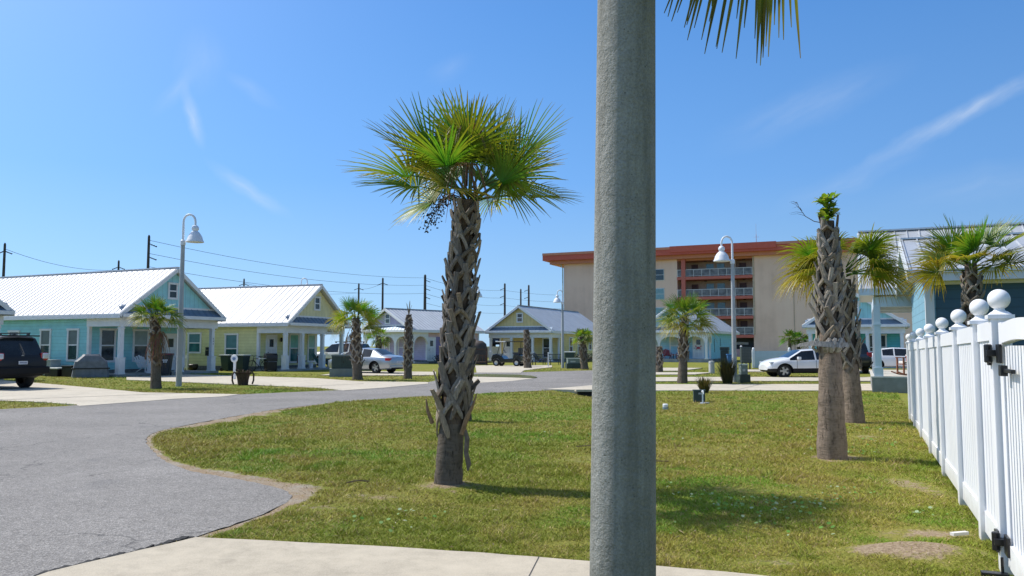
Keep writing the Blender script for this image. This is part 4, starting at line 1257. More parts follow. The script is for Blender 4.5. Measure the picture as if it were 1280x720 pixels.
# ------------------------------------------------------------------ blue-grey house on the right
def right_house():
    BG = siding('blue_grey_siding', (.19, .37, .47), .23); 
    root = empty('house', (9.97, 20.0, 0), R(-23.6), 'blue grey house with ribbed metal roof behind the white fence', 'house')
    PALE = paint('pale_grey_fascia', (.62, .65, .68), .5, var=.05); BEAM = paint('pale_blue_beam', (.50, .58, .64), .55, var=.06)
    # front wing (ridge runs along x)
    m = MB(); m.box(.42, 12, .42, 7.6, .1, 3.30); m.add([(.42, .42, 3.3), (.42, 7.6, 3.3), (.42, 4.0, 4.45)], [(0, 1, 2)]); m.build('wall', BG, root)
    m = MB(); m.box(.60, 12, .405, .4185, .12, 3.12); m.build('front_wall', siding('shaded_blue_grey_siding', (.035, .09, .13), .23), root)  # same siding in a darker colour, painting in the shade under the eave
    m = MB(); m.box(.41, 12, .41, 7.61, -.05, .1); m.build('foundation', FOUND, root)
    m = MB(); m.box(.36, .56, .36, .416, .12, 3.12); m.box(.36, .416, .418, .60, .12, 3.12); m.box(.36, 12, .34, .40, 3.125, 3.29); m.build('corner_board', PALE, root)
    tanp = math.tan(R(17.5)); z0 = 3.42; zr = z0 + 4 * tanp
    def slope(name, x0, x1, ya, za, yb, zb, mat, parent, seam=.40):
        m = MB(); th = .06
        P = [(x0, ya, za), (x1, ya, za), (x1, yb, zb), (x0, yb, zb)]; up = [(p[0], p[1], p[2] + th) for p in P]
        m.add(P + up, [(0, 1, 2, 3), (7, 6, 5, 4), (0, 1, 5, 4), (1, 2, 6, 5), (2, 3, 7, 6), (3, 0, 4, 7)])
        n = int((x1 - x0) / seam)
        for k in range(n + 1):
            x = x0 + .03 + (x1 - x0 - .06) * k / n
            m.bar((x, ya, za + th + .012), (x, yb, zb + th + .012), .035, .05)
        return m.build(name, mat, parent)
    ro = slope('roof', -.0, 12, 0, z0, 4, zr, ROOF_GREY, root)
    slope('rear_slope', -.0, 12, 8, z0, 4.01, zr, ROOF_GREY, ro)
    m = MB(); m.bar((0, 4, zr + .08), (12, 4, zr + .08), .25, .05); m.build('ridge_cap', ROOF_GREY, ro)
    m = MB(); m.box(-.02, 12, -.03, -.005, z0 - .22, z0 + .06); m.box(-.02, 12, -.10, -.032, z0 - .02, z0 + .07)
    m.box(0, 12, -.004, .42, z0 - .22, z0 - .20)
    m.build('gutter', PALE, root)
    m = MB()
    m.bar((-.03, -.02, z0 - .08), (-.03, 4, zr - .08), .03, .34); m.bar((-.03, 8, z0 - .08), (-.03, 4, zr - .08), .03, .34)
    m.bar((.2, -.0, z0 - .10), (.2, 4, zr - .10), .42, .02); m.bar((.2, 8, z0 - .1), (.2, 4, zr - .1), .42, .02)
    m.build('rake_board', PALE, root)
    # main house behind: eave corner at (12, 27.5) in the world
    ca, sa = math.cos(R(-23.6)), math.sin(R(-23.6))
    dx, dy = 12.0 - 9.97, 27.55 - 20.0
    X0, Y0 = dx * ca + dy * sa, -dx * sa + dy * ca
    ze = 3.50; yr = 4.2; zr2 = ze + 2.5
    r2 = slope('main_roof', X0, X0 + 14, Y0, ze, Y0 + yr, zr2, ROOF_GREY, root, .42)
    slope('rear_slope', X0, X0 + 14, Y0 + 2 * yr, ze, Y0 + yr + .01, zr2, ROOF_GREY, r2, .42)
    m = MB(); m.bar((X0, Y0 + yr, zr2 + .08), (X0 + 14, Y0 + yr, zr2 + .08), .28, .06); m.build('ridge_cap', ROOF_GREY, r2)
    m = MB(); m.box(X0, X0 + 14, Y0 - .03, Y0 - .004, ze - .17, ze + .05); m.box(X0 + .02, X0 + 14, Y0, Y0 + .5, ze - .17, ze - .15)
    m.bar((X0 - .02, Y0, ze - .08), (X0 - .02, Y0 + yr, zr2 - .08), .03, .24); m.bar((X0 - .02, Y0 + 2 * yr, ze - .08), (X0 - .02, Y0 + yr, zr2 - .08), .03, .24)
    m.build('fascia', BEAM, root)
    wx = X0 + 2.9
    m = MB(); m.box(wx, X0 + 14, Y0 + .55, Y0 + 2 * yr - .4, .4, ze - .02); m.build('main_wall', BG, root)
    m = MB(); m.box(wx - .01, X0 + 14, Y0 + .54, Y0 + 2 * yr - .39, -.05, .4); m.build('main_foundation', FOUND, root)
    # porch under the main roof: slab, posts, beams
    px0 = X0 + .42
    m = MB(); m.box(px0 - .12, wx - .02, Y0 + .15, Y0 + 6.4, -.05, .50); m.build('porch_floor', paint('porch_block', (.23, .235, .225), .85, var=.15, bmp=.3), root)
    m = MB(); m.box(px0 - .14, wx - .02, Y0 + .13, Y0 + 6.42, .502, .55); m.build('porch_deck', paint('porch_deck', (.52, .50, .46), .8, var=.1), root)
    for k, y in enumerate((Y0 + .35, Y0 + 3.3, Y0 + 6.1)):
        m = MB(); m.cbox(px0 + .10, y, .55, .21, .21, 2.38); m.cbox(px0 + .10, y, .55, .29, .29, .30); m.cbox(px0 + .10, y, 2.3, .27, .27, .06)
        m.build('column', BEAM, root)
    m = MB()
    for y in (Y0 + .35, Y0 + 3.3, Y0 + 6.1): m.box(px0, wx - .02, y - .1, y + .1, 2.93, 3.28)
    for y0_, y1_ in ((Y0 + .452, Y0 + 3.198), (Y0 + 3.402, Y0 + 5.998)): m.box(px0, px0 + .2, y0_, y1_, 2.93, 3.28)
    m.build('porch_beam', BEAM, root)
    m = MB(); m.box(px0 + .02, wx - .02, Y0 + .47, Y0 + 6.3, 3.30, 3.34); m.build('porch_ceiling', paint('cream_ceiling', (.78, .66, .42), .6), root)
    m = MB(); m.lathe([(.03, 0), (.08, .06), (.08, .26), (.02, .34)], 8, (wx - .12, Y0 + 2.4, 2.25), cap=True); m.build('wall_lantern', DARK, root)
    m = MB(); m.lathe([(.03, 0), (.08, .06), (.08, .26), (.02, .34)], 8, (wx - .12, Y0 + 5.4, 2.25), cap=True); m.build('wall_lantern', DARK, root)
    return root, X0, Y0
RH, RX0, RY0 = right_house()
# ------------------------------------------------------------------ white vinyl fence and gate
FRZ = -math.atan2(.4035, .915)
def build_fence():
    root = empty('fence', (3.915, 6.7, 0), FRZ, 'white vinyl privacy fence with ball topped posts along the right of the lawn', 'fence')
    ys = [-1.09, 0, 1.64, 3.6, 5.8, 7.98, 10.05, 11.9]
    zo = lambda y: .03 - .011 * y
    for y in ys:
        z = zo(y)
        m = MB(); m.cbox(0, y, -.15, .127, .127, 1.90 + z)
        m.build('post', VINYL, root, bevel=.006)
        p = children(root)[-1]
        c = MB(); c.cbox(0, y, 1.748 + z, .165, .165, .028)
        c.add([(-.07, y - .07, 1.777 + z), (.07, y - .07, 1.777 + z), (.07, y + .07, 1.777 + z), (-.07, y + .07, 1.777 + z), (-.045, y - .045, 1.80 + z), (.045, y - .045, 1.80 + z), (.045, y + .045, 1.80 + z), (-.045, y + .045, 1.80 + z)],
              [(0, 1, 5, 4), (1, 2, 6, 5), (2, 3, 7, 6), (3, 0, 4, 7), (4, 5, 6, 7), (3, 2, 1, 0)])
        c.lathe([(.045, 1.80 + z), (.034, 1.812 + z), (.034, 1.822 + z)], 20, (0, y, 0))
        c.sphere((0, y, 1.887 + z), .073, 28, 18)
        c.build('ball_cap', VINYL, p, smooth=40)
    for a, b in zip(ys[:-1], ys[1:]):
        a2, b2 = a + .066, b - .066
        za, zb = zo(a), zo(b)
        m = MB()
        def rail(z0, z1, w):
            m.add([(-w, a2, z0 + za), (w, a2, z0 + za), (w, b2, z0 + zb), (-w, b2, z0 + zb), (-w, a2, z1 + za), (w, a2, z1 + za), (w, b2, z1 + zb), (-w, b2, z1 + zb)],
                  [(0, 3, 2, 1), (4, 5, 6, 7), (0, 1, 5, 4), (1, 2, 6, 5), (2, 3, 7, 6), (3, 0, 4, 7)])
        rail(1.60, 1.742, .03); rail(.055, .225, .03)
        n = max(3, int((b2 - a2) / .15)); pw = (b2 - a2) / n
        for k in range(n):
            y = a2 + pw * (k + .5); z = zo(y)
            m.box(-.016, .016, y - pw * .40, y + pw * .40, .226 + z, 1.599 + z)
            if k: m.box(-.008, .008, a2 + pw * k - pw * .10, a2 + pw * k + pw * .10, .226 + z, 1.599 + z)
        m.build('panel', VINYL, root)
    # gate hung on the nearest post
    g = empty('gate', (3.915, 6.7, 0), FRZ, 'white vinyl gate with black hinges hung on the nearest fence post', 'gate')
    y1, y0 = -1.20, -2.75
    m = MB()
    m.box(-.026, .026, y1 - .13, y1, .09, 1.76); m.build('stile', VINYL, g, bevel=.004)
    m = MB(); m.box(-.026, .026, y0, y0 + .13, .09, 1.76); m.build('stile', VINYL, g, bevel=.004)
    m = MB(); n = 12; top = []
    for k in range(n + 1):
        t = k / n; y = y1 - .131 + (y0 + .131 - y1 + .131) * t; top.append((y, 1.745 + .025 * math.sin(math.pi * t)))
    poly = [(y, z - .13) for y, z in top] + list(reversed(top))
    m.prism(poly, -.033, .033, 'x'); m.build('rail', VINYL, g); m = MB(); m.box(-.033, .033, y0 + .131, y1 - .131, .10, .26)
    m.build('rail', VINYL, g)
    m = MB(); n = 12; w = (y1 - .131 - y0 - .131) / n
    for k in range(n):
        y = y0 + .131 + w * (k + .5); m.box(-.012, .012, y - w * .36, y + w * .36, .261, 1.60)
    m.build('picket', VINYL, g)
    HN = paint('black_hinge', (.010, .010, .012), .35, var=.3)
    for z in (1.50, .20):
        m = MB()
        m.cbox(-.075, -1.09, z - .04, .022, .08, .15); m.box(-.05, -.03, y1 - .16, y1 - .02, z - .02, z + .11)
        m.lathe([(.016, z - .02), (.026, z - .015), (.026, z + .105), (.016, z + .11)], 12, (-.09, y1 + .035, 0), cap=True)
        m.box(-.105, -.035, y1 - .02, y1 + .07, z + .025, z + .07)
        m.build('hinge', HN, g, bevel=.004)
    m = MB(); m.box(-.075, -.034, -1.60, -1.50, 1.40, 1.47); m.box(-.06, -.034, -1.9, -1.60, 1.425, 1.45); m.build('latch', HN, g, bevel=.004)
    m = MB(); m.tube([(-.07, y1 - .06, .16), (-.07, y1 - .06, .045)], .010, 8); m.box(-.20, -.035, y1 - .10, y1 - .03, .012, .055); m.build('drop_rod', HN, g, bevel=.004)
    st = MB(); st.cbox(0, 0, 0, .16, .04, .025)
    s = st.build('plastic_offcut', VINYL, None, (3.72, 6.78, .03), .3)
    tag(s, 'small white plastic strip lying at the foot of the fence', 'litter')
build_fence()

# ------------------------------------------------------------------ street lamps
def lamp_concrete():
    m, nt, b = nt_new('lamp_concrete')
    v = objvec(nt)
    fine = noise(nt, v, 140, 4, .75); mid = noise(nt, v, 8, 5, .6); big = noise(nt, v, 1.6, 4, .6)
    vo = nt.nodes.new('ShaderNodeTexVoronoi'); vo.inputs['Scale'].default_value = 75; nt.links.new(v, vo.inputs['Vector'])
    f = math_node(nt, 'ADD', math_node(nt, 'MULTIPLY', fine, .5), math_node(nt, 'ADD', math_node(nt, 'MULTIPLY', mid, .2), math_node(nt, 'MULTIPLY', big, .3)))
    c = ramp(nt, f, [(.36, (.165, .163, .145)), (.5, (.30, .296, .268)), (.64, (.43, .424, .39))])
    pit = ramp(nt, vo.outputs['Distance'], [(.10, .35), (.22, 1.)])
    pm = ramp(nt, noise(nt, v, 22, 3), [(.52, 0.), (.60, 1.)])
    c = mixc(nt, pm, c, mixc(nt, 1., c, pit, 'MULTIPLY'))
    mp = nt.nodes.new('ShaderNodeMapping'); mp.inputs['Scale'].default_value = (16, 16, 1.1); nt.links.new(v, mp.inputs[0])
    stn = ramp(nt, noise(nt, mp.outputs[0], 1., 6, .65), [(.46, 0.), (.66, .55)])
    c = mixc(nt, stn, c, (.13, .128, .105))
    nt.links.new(c, b.inputs['Base Color'])
    b.inputs['Roughness'].default_value = .85; b.inputs['Specular IOR Level'].default_value = .25
    h = math_node(nt, 'ADD', math_node(nt, 'MULTIPLY', fine, .7), math_node(nt, 'MULTIPLY', noise(nt, v, 34, 3, .6), 1.2))
    bump(nt, b, h, .85, .008)
    return m
LAMPC = lamp_concrete()
LAMPW = paint('lamp_white', (.74, .76, .80), .4, var=.05)
def street_lamp(loc, rz, label, H=5.7, s=1.0, r0=.112, r1=.075, near=False, bell=.34, lean=0):
    root = empty('street_lamp', (loc[0], loc[1], 0), rz, label, 'street lamp', 'hooked street lamps')
    m = MB(); k = 24
    pr = [(r0 + (r1 - r0) * j / k, -.05 + (H + .05) * j / k) for j in range(k + 1)]
    m.lathe(pr, 64 if near else 16, cap=True)
    m.build('pole', LAMPC if near else paint('far_lamp_concrete', (.40, .42, .43), .8, var=.1), root, smooth=50)
    m = MB(); a = .235 * s
    pts = [(0, 0, H), (0, 0, H + .5 * s)] + [(a - a * math.cos(t), 0, H + .78 * s + a * 1.2 * math.sin(t)) for t in [math.pi * q / 10 for q in range(11)]] + [(2 * a, 0, H + .62 * s)]
    m.tube(pts, [.05 * s] * 2 + [.042 * s] * 12, 10); m.lathe([(.0, -.15), (r1 + .025, -.15), (r1 + .025, .02), (.05, .06)], 16, (0, 0, H))
    m.build('gooseneck', LAMPW, root, smooth=50)
    m = MB(); q = bell
    z = H + .62 * s
    m.lathe([(.03, .02), (.10 * s, -.01), (.14 * s, -.08 * s), (.14 * s, -.15 * s), (.09 * s, -.22 * s), (.14 * s, -.25 * s), (q * .62, -.34 * s), (q * .80, -.45 * s), (q * .88, -.56 * s), (q, -.63 * s), (q * 1.0, -.66 * s), (q * .93, -.655 * s), (q * .8, -.56 * s), (q * .5, -.40 * s), (.05, -.36 * s)], 24, (2 * a, 0, z))
    m.build('lamp_shade', LAMPW, root, smooth=50)
    return root
street_lamp((.337, 2.6), 0, 'thick weathered concrete lamp post in the foreground', near=True, r0=.109, r1=.082).rotation_euler = (0, .0165, 0)
street_lamp((-12.96, 31.3), 0, 'tall hooked lamp standing before the turquoise cottage')
street_lamp((9.72, 35.1), math.pi, 'hooked lamp in front of the apartment building, spiky grass at its foot', H=5.35, bell=.36)
street_lamp((3.60, 57.0), math.pi, 'lamp right of the straw yellow porch, beside a small palm', H=4.7, bell=.30, s=.8)
street_lamp((-3.35, 70.0), 0, 'far lamp partly hidden by the tall lawn palm trunk', H=5.9, bell=.34, s=.9)
street_lamp((-15.85, 60.0), 0, 'lamp whose hook pokes above the lime yellow cottage roof', H=5.65, bell=.30, s=.95)

# ------------------------------------------------------------------ apartment building
def stucco():
    m, nt, b = nt_new('tan_stucco')
    v = objvec(nt)
    mp = nt.nodes.new('ShaderNodeMapping'); mp.inputs['Scale'].default_value = (1.3, 1.3, .07); nt.links.new(v, mp.inputs[0])
    streak = noise(nt, mp.outputs[0], 1., 5, .65); blot = noise(nt, v, .22, 5, .6)
    c = ramp(nt, math_node(nt, 'ADD', math_node(nt, 'MULTIPLY', streak, .28), math_node(nt, 'MULTIPLY', blot, .72)), [(.32, (.68, .455, .345)), (.5, (.83, .57, .44)), (.7, (.88, .63, .49))])
    nt.links.new(c, b.inputs['Base Color']); b.inputs['Roughness'].default_value = .9
    bump(nt, b, noise(nt, v, 12, 4), .2, .02)
    return m
def condo():
    root = empty('apartment_building', (34.7 - 33 * .912, 115 + 33 * .41, 0), R(-24.2), 'five storey tan apartment building with red roof and balconies', 'building')
    STU = stucco(); RED = paint('red_trim', (.57, .105, .062), .6, var=.08)
    CORAL = paint('coral_trim', (.54, .14, .10), .6, var=.08); SOF = paint('orange_soffit', (.60, .24, .15), .7, var=.06)
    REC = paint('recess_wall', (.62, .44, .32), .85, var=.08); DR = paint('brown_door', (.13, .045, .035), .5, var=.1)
    TEALW = paint('teal_glass', (.20, .36, .40), .15, var=.15); RAILM = paint('white_rail', (.60, .58, .57), .45, var=.05)
    PANEL = glass('smoked_panel', (.12, .115, .12), .35)
    H = 14.5
    m = MB(); m.box(4, 22.1, 0, 16, 0, H); m.build('wall', STU, root)
    m = MB(); m.box(33, 54, 0, 16, 0, H); m.build('wall', STU, root)
    m = MB(); m.box(38.5, 38.6, -.06, -.002, 0, H); m.box(33.0, 33.25, -.05, -.003, 3.2, H); m.build('wall_seam', paint('tan_seam', (.52, .40, .29), .85), root)
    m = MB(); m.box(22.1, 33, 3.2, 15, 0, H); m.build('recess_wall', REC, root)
    m = MB(); m.box(22.1, 33, .3, 3.19, H - .25, H); m.build('recess_ceiling', SOF, root)
    for z in (3.15, 5.9, 8.8, 11.8):
        m = MB(); m.box(22.101, 32.999, -.15, 3.199, z - .42, z); m.build('balcony_slab', CORAL, root)
        m = MB(); m.box(22.102, 32.998, -.06, .0, z + 1.05, z + 1.13); m.box(22.102, 32.998, -.05, -.01, z + .10, z + .16)
        n = 9
        for k in range(n + 1):
            x = 22.15 + (32.95 - 22.15) * k / n; m.box(x - .035, x + .035, -.065, .005, z, z + 1.13)
        ra = m.build('railing', RAILM, root)
        m = MB()
        for k in range(n):
            a = 22.15 + (32.95 - 22.15) * k / n; m.box(a + .04, a + 1.16, -.04, -.02, z + .17, z + 1.04)
        m.build('rail_panel', PANEL, ra)
        for x in (26.4, 28.0):
            m = MB(); m.box(x - .55, x + .55, 3.14, 3.197, z + .25, z + 2.15); m.build('window', TEALW, root)
        for x in (24.1, 31.2):
            m = MB(); m.box(x - .5, x + .5, 3.14, 3.197, z + .02, z + 2.1); m.build('door', DR, root)
        m = MB(); m.box(30.1, 30.4, 2.2, 3.198, z, z + 2.48); m.build('fin_wall', REC, root)
        for x in (26, 29.6, 31.6):
            m = MB(); m.lathe([(.02, .0), (.22, .02), (.22, .12), (.02, .14)], 10, (x, 1.6, z + 2.36), cap=True); m.build('ceiling_lamp', DARK, root)
        # balcony furniture behind the panels
        for x in (25.2, 28.6, 31.8):
            m = MB(); m.box(x - .35, x + .35, .8, 1.4, z + .38, z + .46); m.box(x - .35, x + .35, 1.36, 1.44, z + .46, z + .95)
            for sx in (-.3, .3):
                for sy in (.84, 1.36): m.box(x + sx - .03, x + sx + .03, sy - .03, sy + .03, z, z + .38)
            m.build('balcony_chair', paint('grey_chair', (.10, .11, .13), .6), root)
    m = MB(); m.box(22.75, 23.35, -.22, .3, 3.2, H); m.build('column', CORAL, root)
    # garage level: dark opening, low coral parapet and lit gap
    m = MB(); m.box(22.103, 32.997, -.05, .12, 0, 1.1); m.build('garage_parapet', paint('dusty_pink', (.50, .30, .28), .8, var=.08), root)
    m = MB(); m.box(22.2, 32.9, 3.12, 3.198, 1.0, 2.7); m.build('garage_opening', DARK, root)
    m = MB(); m.box(29.0, 31.8, 3.05, 3.11, 1.75, 2.1); m.box(26, 27.2, 3.05, 3.11, 1.8, 2.05); m.build('garage_gap', paint('daylight_gap', (.7, .72, .74), .7), root)
    for x in (19.4,):
        for z in (3.0, 5.6, 8.5, 11.4):
            m = MB(); t = .09
            m.box(x - .75, x + .75, -.06, -.002, z, z + 1.75); w = m.build('window', paint('pale_frame', (.66, .66, .64), .5), root)
            m = MB(); m.box(x - .65, x + .65, -.09, -.062, z + .9, z + 1.66); m.box(x - .65, x + .65, -.09, -.062, z + .09, z + .82)
            m.build('pane', TEALW if z < 11 else GLASS, w)
    for x in ():
        for z in ():
            m = MB(); m.box(x - .75, x + .75, -.06, -.002, z, z + 1.75); w = m.build('window', paint('pale_frame', (.66, .66, .64), .5), root)
            m = MB(); m.box(x - .65, x + .65, -.09, -.062, z + .09, z + 1.66); m.build('pane', TEALW, w)
    # roof: deep red fascia in two steps and an orange soffit
    m = MB(); m.box(1.0, 55, -1.6, 17.5, H + .55, H + 1.65); m.build('roof', RED, root)
    m = MB(); m.box(1.9, 54.5, -.8, 17, H + .001, H + .548); m.box(1.0, 55, -1.72, -1.602, H + 1.35, H + 1.72); m.build('soffit', SOF, root)
    m = MB(); m.box(21.4, 36.5, -1.78, 3, H + .9, H + 1.80); m.build('raised_parapet', RED, root)
    m = MB(); m.tube([(33, 5, H + 1.9), (33, 5, H + 3.8)], .05, 6); m.tube([(33, 5, H + 3.8), (33, 5, H + 5.4)], .02, 5); m.tube([(32.6, 5, H + 3.4), (33.4, 5, H + 3.4)], .02, 5); m.build('antenna', GREYMETAL, root)
    # return wall panel seen past the overhang
    m = MB(); m.tube([(3.85, -.1, 0), (3.85, -.1, H - .6), (3.4, -.4, H + .3)], .10, 8); m.build('downpipe', paint('pipe_green', (.45, .52, .48), .5), root)
condo()

# ------------------------------------------------------------------ utility poles and wires
POLE = paint('creosote_pole', (.075, .065, .06), .9, var=.25)
WIRE = paint('wire_black', (.03, .03, .035), .6)
def pole(px, ytop, D, label, arm=0, rz=0., r=.17, dx=None):
    X = (px - 640) / 1000 * D; H = 1.6 + (432 - ytop) / 1000 * D
    root = empty('utility_pole', (X, D, 0), rz, label, 'utility pole', 'wooden utility poles beyond the cottages')
    m = MB(); m.tube([(0, 0, -.1), (0, 0, H * .5), (0, 0, H - .15), (0, 0, H)], [r, r * .85, r * .68, r * .3], 10); m.build('pole', POLE, root)
    for k in range(arm):
        z = H - .9 - k * 1.25
        for sg in ((1,) if arm > 1 else (-1, 1)):
            m = MB(); m.bar((0, 0, z + .1), (sg * .75, 0, z - .25), .07)
            for q in (.3, .5, .7): m.lathe([(.02, -.05), (.09, -.04), (.09, .04), (.02, .05)], 8, (sg * q, 0, z - .07 - .35 * q + .12), cap=True)
            m.build('insulator', DARK, root)
    return Vector((X, D, H))
pA = pole(183, 293, 75, 'tall dark utility pole above the turquoise cottage roof', 3)
pB = pole(2, 303, 80, 'utility pole at the left edge with a street light arm', 1)
pC = pole(146, 325, 97, 'short looking utility pole left of the tall dark one', 1)
pD = pole(304, 348, 124, 'small utility pole above the lime yellow cottage ridge', 1)
pE = pole(448, 354, 133, 'utility pole behind the palm by the green transformer', 1, r=.2)
pF = pole(478, 347, 122, 'utility pole with a bracket lamp above the lavender gable', 1, r=.2)
pG = pole(531, 343, 118, 'utility pole just left of the tall lawn palm trunk', 3, r=.26)
pH = pole(631, 354, 133, 'utility pole left of the straw yellow gable', 3, R(180), r=.22)
pI = pole(651, 361, 146, 'slimmer utility pole of the pair above the straw yellow ridge', 0, r=.2)
pJ = pole(661, 356, 137, 'taller utility pole of the pair above the straw yellow ridge', 2, R(180), r=.22)
m = MB(); m.bar((pB.x, pB.y, 7.0), (pB.x + 4.6, pB.y, 8.6), .10); m.lathe([(.05, -.1), (.3, -.08), (.3, .05), (.05, .1)], 8, (pB.x + 5.0, pB.y, 8.65), cap=True)
o = m.build('street_light_arm', GREYMETAL); tag(o, 'long metal street light arm reaching right from the left edge pole', 'street light')
def wire(a, b, sag, label, r=.022):
    m = MB(); n = 14
    m.tube([Vector(a).lerp(Vector(b), t / n) - Vector((0, 0, sag * 4 * (t / n) * (1 - t / n))) for t in range(n + 1)], r, 4)
    tag(m.build('power_line', WIRE), label, 'power line', 'power lines between the utility poles')
def below(p, d): return (p.x, p.y, p.z - d)
for k, (d1, d2, nm) in enumerate([(.5, .5, 'highest'), (1.75, 1.6, 'middle'), (3.0, 2.8, 'lowest')]):
    wire(below(pA, d1), below(pG, d2), .9, nm + ' power line from the tall left pole towards the lawn palm')
    wire(below(pG, d2), below(pH, d1 + .7), .6, nm + ' power line passing behind the tall lawn palm trunk')
    wire(below(pH, d1 + .7), (14.0, 150, 11.2 - 1.2 * k), .4, nm + ' power line right of the straw yellow gable')
wire(below(pB, .6), below(pC, 1.2), .7, 'single power line between the two leftmost poles')
wire(below(pE, 1.0), below(pF, .8), .3, 'short power line between the poles over the lavender gable')
wire(below(pD, .7), below(pE, 1.6), .8, 'thin power line over the lime yellow cottage roof')
wire(below(pG, 4.2), below(pH, 5.0), .5, 'low communication cable behind the lawn palm')

# ------------------------------------------------------------------ far planting and pool wall
def shrub(loc, rad, h, n, seed, label, cols, name='shrub', cat='shrub', fan=False):
    root = empty(name, (loc[0], loc[1], 0), 0, label, cat)
    r = random.Random(seed); m = MB()
    for i in range(n):
        th = r.uniform(0, 6.283); q = math.sqrt(r.random()); zz = r.random()
        k = math.sqrt(max(0, 1 - (zz * 2 - 1) ** 2)) * .6 + .4
        p = Vector((math.cos(th) * rad * q * k, math.sin(th) * rad * q * k, h * (.15 + .85 * zz)))
        m.c = tuple(c * r.uniform(.5, 1.4) for c in r.choice(cols)) + (1,)
        s = r.uniform(.08, .2) * (rad ** .5)
        d = Vector((r.uniform(-1, 1), r.uniform(-1, 1), r.uniform(-.2, 1))).normalized(); e = d.orthogonal().normalized() * s * .3
        m.add([p - e, p + d * s * .6 + e * .8, p + d * s * 1.2, p + d * s * .5 - e * .9], [(0, 1, 2, 3)])
    m.build('foliage', LEAF, root, color=True, fix=False)
    m = MB(); m.tube([(0, 0, -.05), (.03, 0, h * .5)], [rad * .08 + .02, .02], 6); m.build('stem', TRUNK, root)
    return root
def dark_palm(loc, h, seed, label, L=.9):
    p = empty('palm_tree', loc + (0,), 0, label, 'palm tree', 'dark palms against the apartment wall')
    palm_trunk(p, h, (0, 0), .22, .18, seed, TRUNK, n=10)
    m = MB(); r = random.Random(seed)
    for i in range(18):
        fan_leaf(m, r, Vector((0, 0, h)), i * 2.4, R(80 - i * 6), .7, L, 16, 110, .4, -.1, r.uniform(-.4, .4), 3, .11)
    m.build('crown', LEAF, p, color=True, fix=False, smooth=180)
dark_palm((33.6, 97.), 2.4, 201, 'leftmost dark palm against the tan apartment wall')
dark_palm((35.0, 98.), 2.2, 202, 'middle dark palm against the tan apartment wall')
dark_palm((36.3, 97.5), 2.0, 203, 'dark palm against the apartment wall, nearest the ringed trunk', .8)
def pool_wall():
    root = empty('boundary_wall', (17.2, 57.5, 0), R(-6), 'low pale blue boundary wall behind the white car', 'wall')
    m = MB(); m.box(0, 14, 0, .12, -.05, 1.22); m.build('wall', paint('pale_blue_wall', (.50, .60, .66), .6, var=.05), root)
    for x in (.1, 2.6, 5.1, 7.6, 10.1, 12.6):
        m = MB(); m.cbox(x, .06, 0, .16, .18, 1.32); m.sphere((x, .06, 1.38), .09, 8, 6); m.build('post', VINYL, root)
pool_wall()
def retaining():
    root = empty('retaining_wall', (-6.0, 108, 0), 0, 'low beige wall glimpsed left of the straw yellow porch', 'wall')
    m = MB(); m.box(0, 9, 0, .4, -.05, 1.35); m.build('wall', paint('beige_wall', (.55, .47, .38), .8), root)
    m = MB(); m.box(-.05, 9.05, -.05, .45, 1.352, 1.45); m.build('coping', paint('beige_coping', (.62, .55, .46), .8), root)
retaining()
for i, (x, y, rad, h) in enumerate([(-14.5, 96, 1.6, 3.8), (-13.0, 99, 1.3, 3.2)]):
    shrub((x, y), rad, h, 900, 300 + i, ['dark green tree top behind the lavender gable, left one', 'brownish tree top behind the lavender gable, right one'][i], [[(.03, .05, .02), (.05, .07, .02)], [(.10, .055, .03), (.05, .05, .02)]][i], 'tree', 'tree')
# dark low foundation planting at the straw yellow and lavender cottages
for i, (x, y, w) in enumerate([(6.0, 75.6, 1.0), (7.5, 78.8, 1.1), (-6.2, 71.4, .8), (-3.9, 73.6, .9)]):
    shrub((x, y), w, .75, 420, 320 + i, ['dark shrub at the straw yellow side wall, nearer one', 'dark shrub at the straw yellow side wall, farther one', 'dark shrub at the pink wall beside the steps', 'dark shrub at the far end of the pink wall'][i], [(.02, .035, .015), (.03, .03, .02)])
# ------------------------------------------------------------------ vehicles
def bool_cut(obj, cutters):
    for c in cutters:
        md = obj.modifiers.new('b', 'BOOLEAN'); md.operation = 'DIFFERENCE'; md.object = c; md.solver = 'EXACT'
    bpy.context.view_layer.update()
    dg = bpy.context.evaluated_depsgraph_get()
    me = bpy.data.meshes.new_from_object(obj.evaluated_get(dg))
    obj.modifiers.clear()
    for c in cutters: bpy.data.objects.remove(c, do_unlink=True)
    return me

def split_by_material(me, idx, name, mat, parent, smooth=32):
    bm = bmesh.new(); bm.from_mesh(me)
    bmesh.ops.delete(bm, geom=[f for f in bm.faces if f.material_index not in idx], context='FACES')
    for f in bm.faces: f.material_index = idx.index(f.material_index); f.smooth = True
    m2 = bpy.data.meshes.new(name); bm.to_mesh(m2); bm.free()
    for q in mat: m2.materials.append(q)
    m2.set_sharp_from_angle(angle=R(smooth))
    o = bpy.data.objects.new(name, m2); COL.objects.link(o); o.parent = parent
    return o

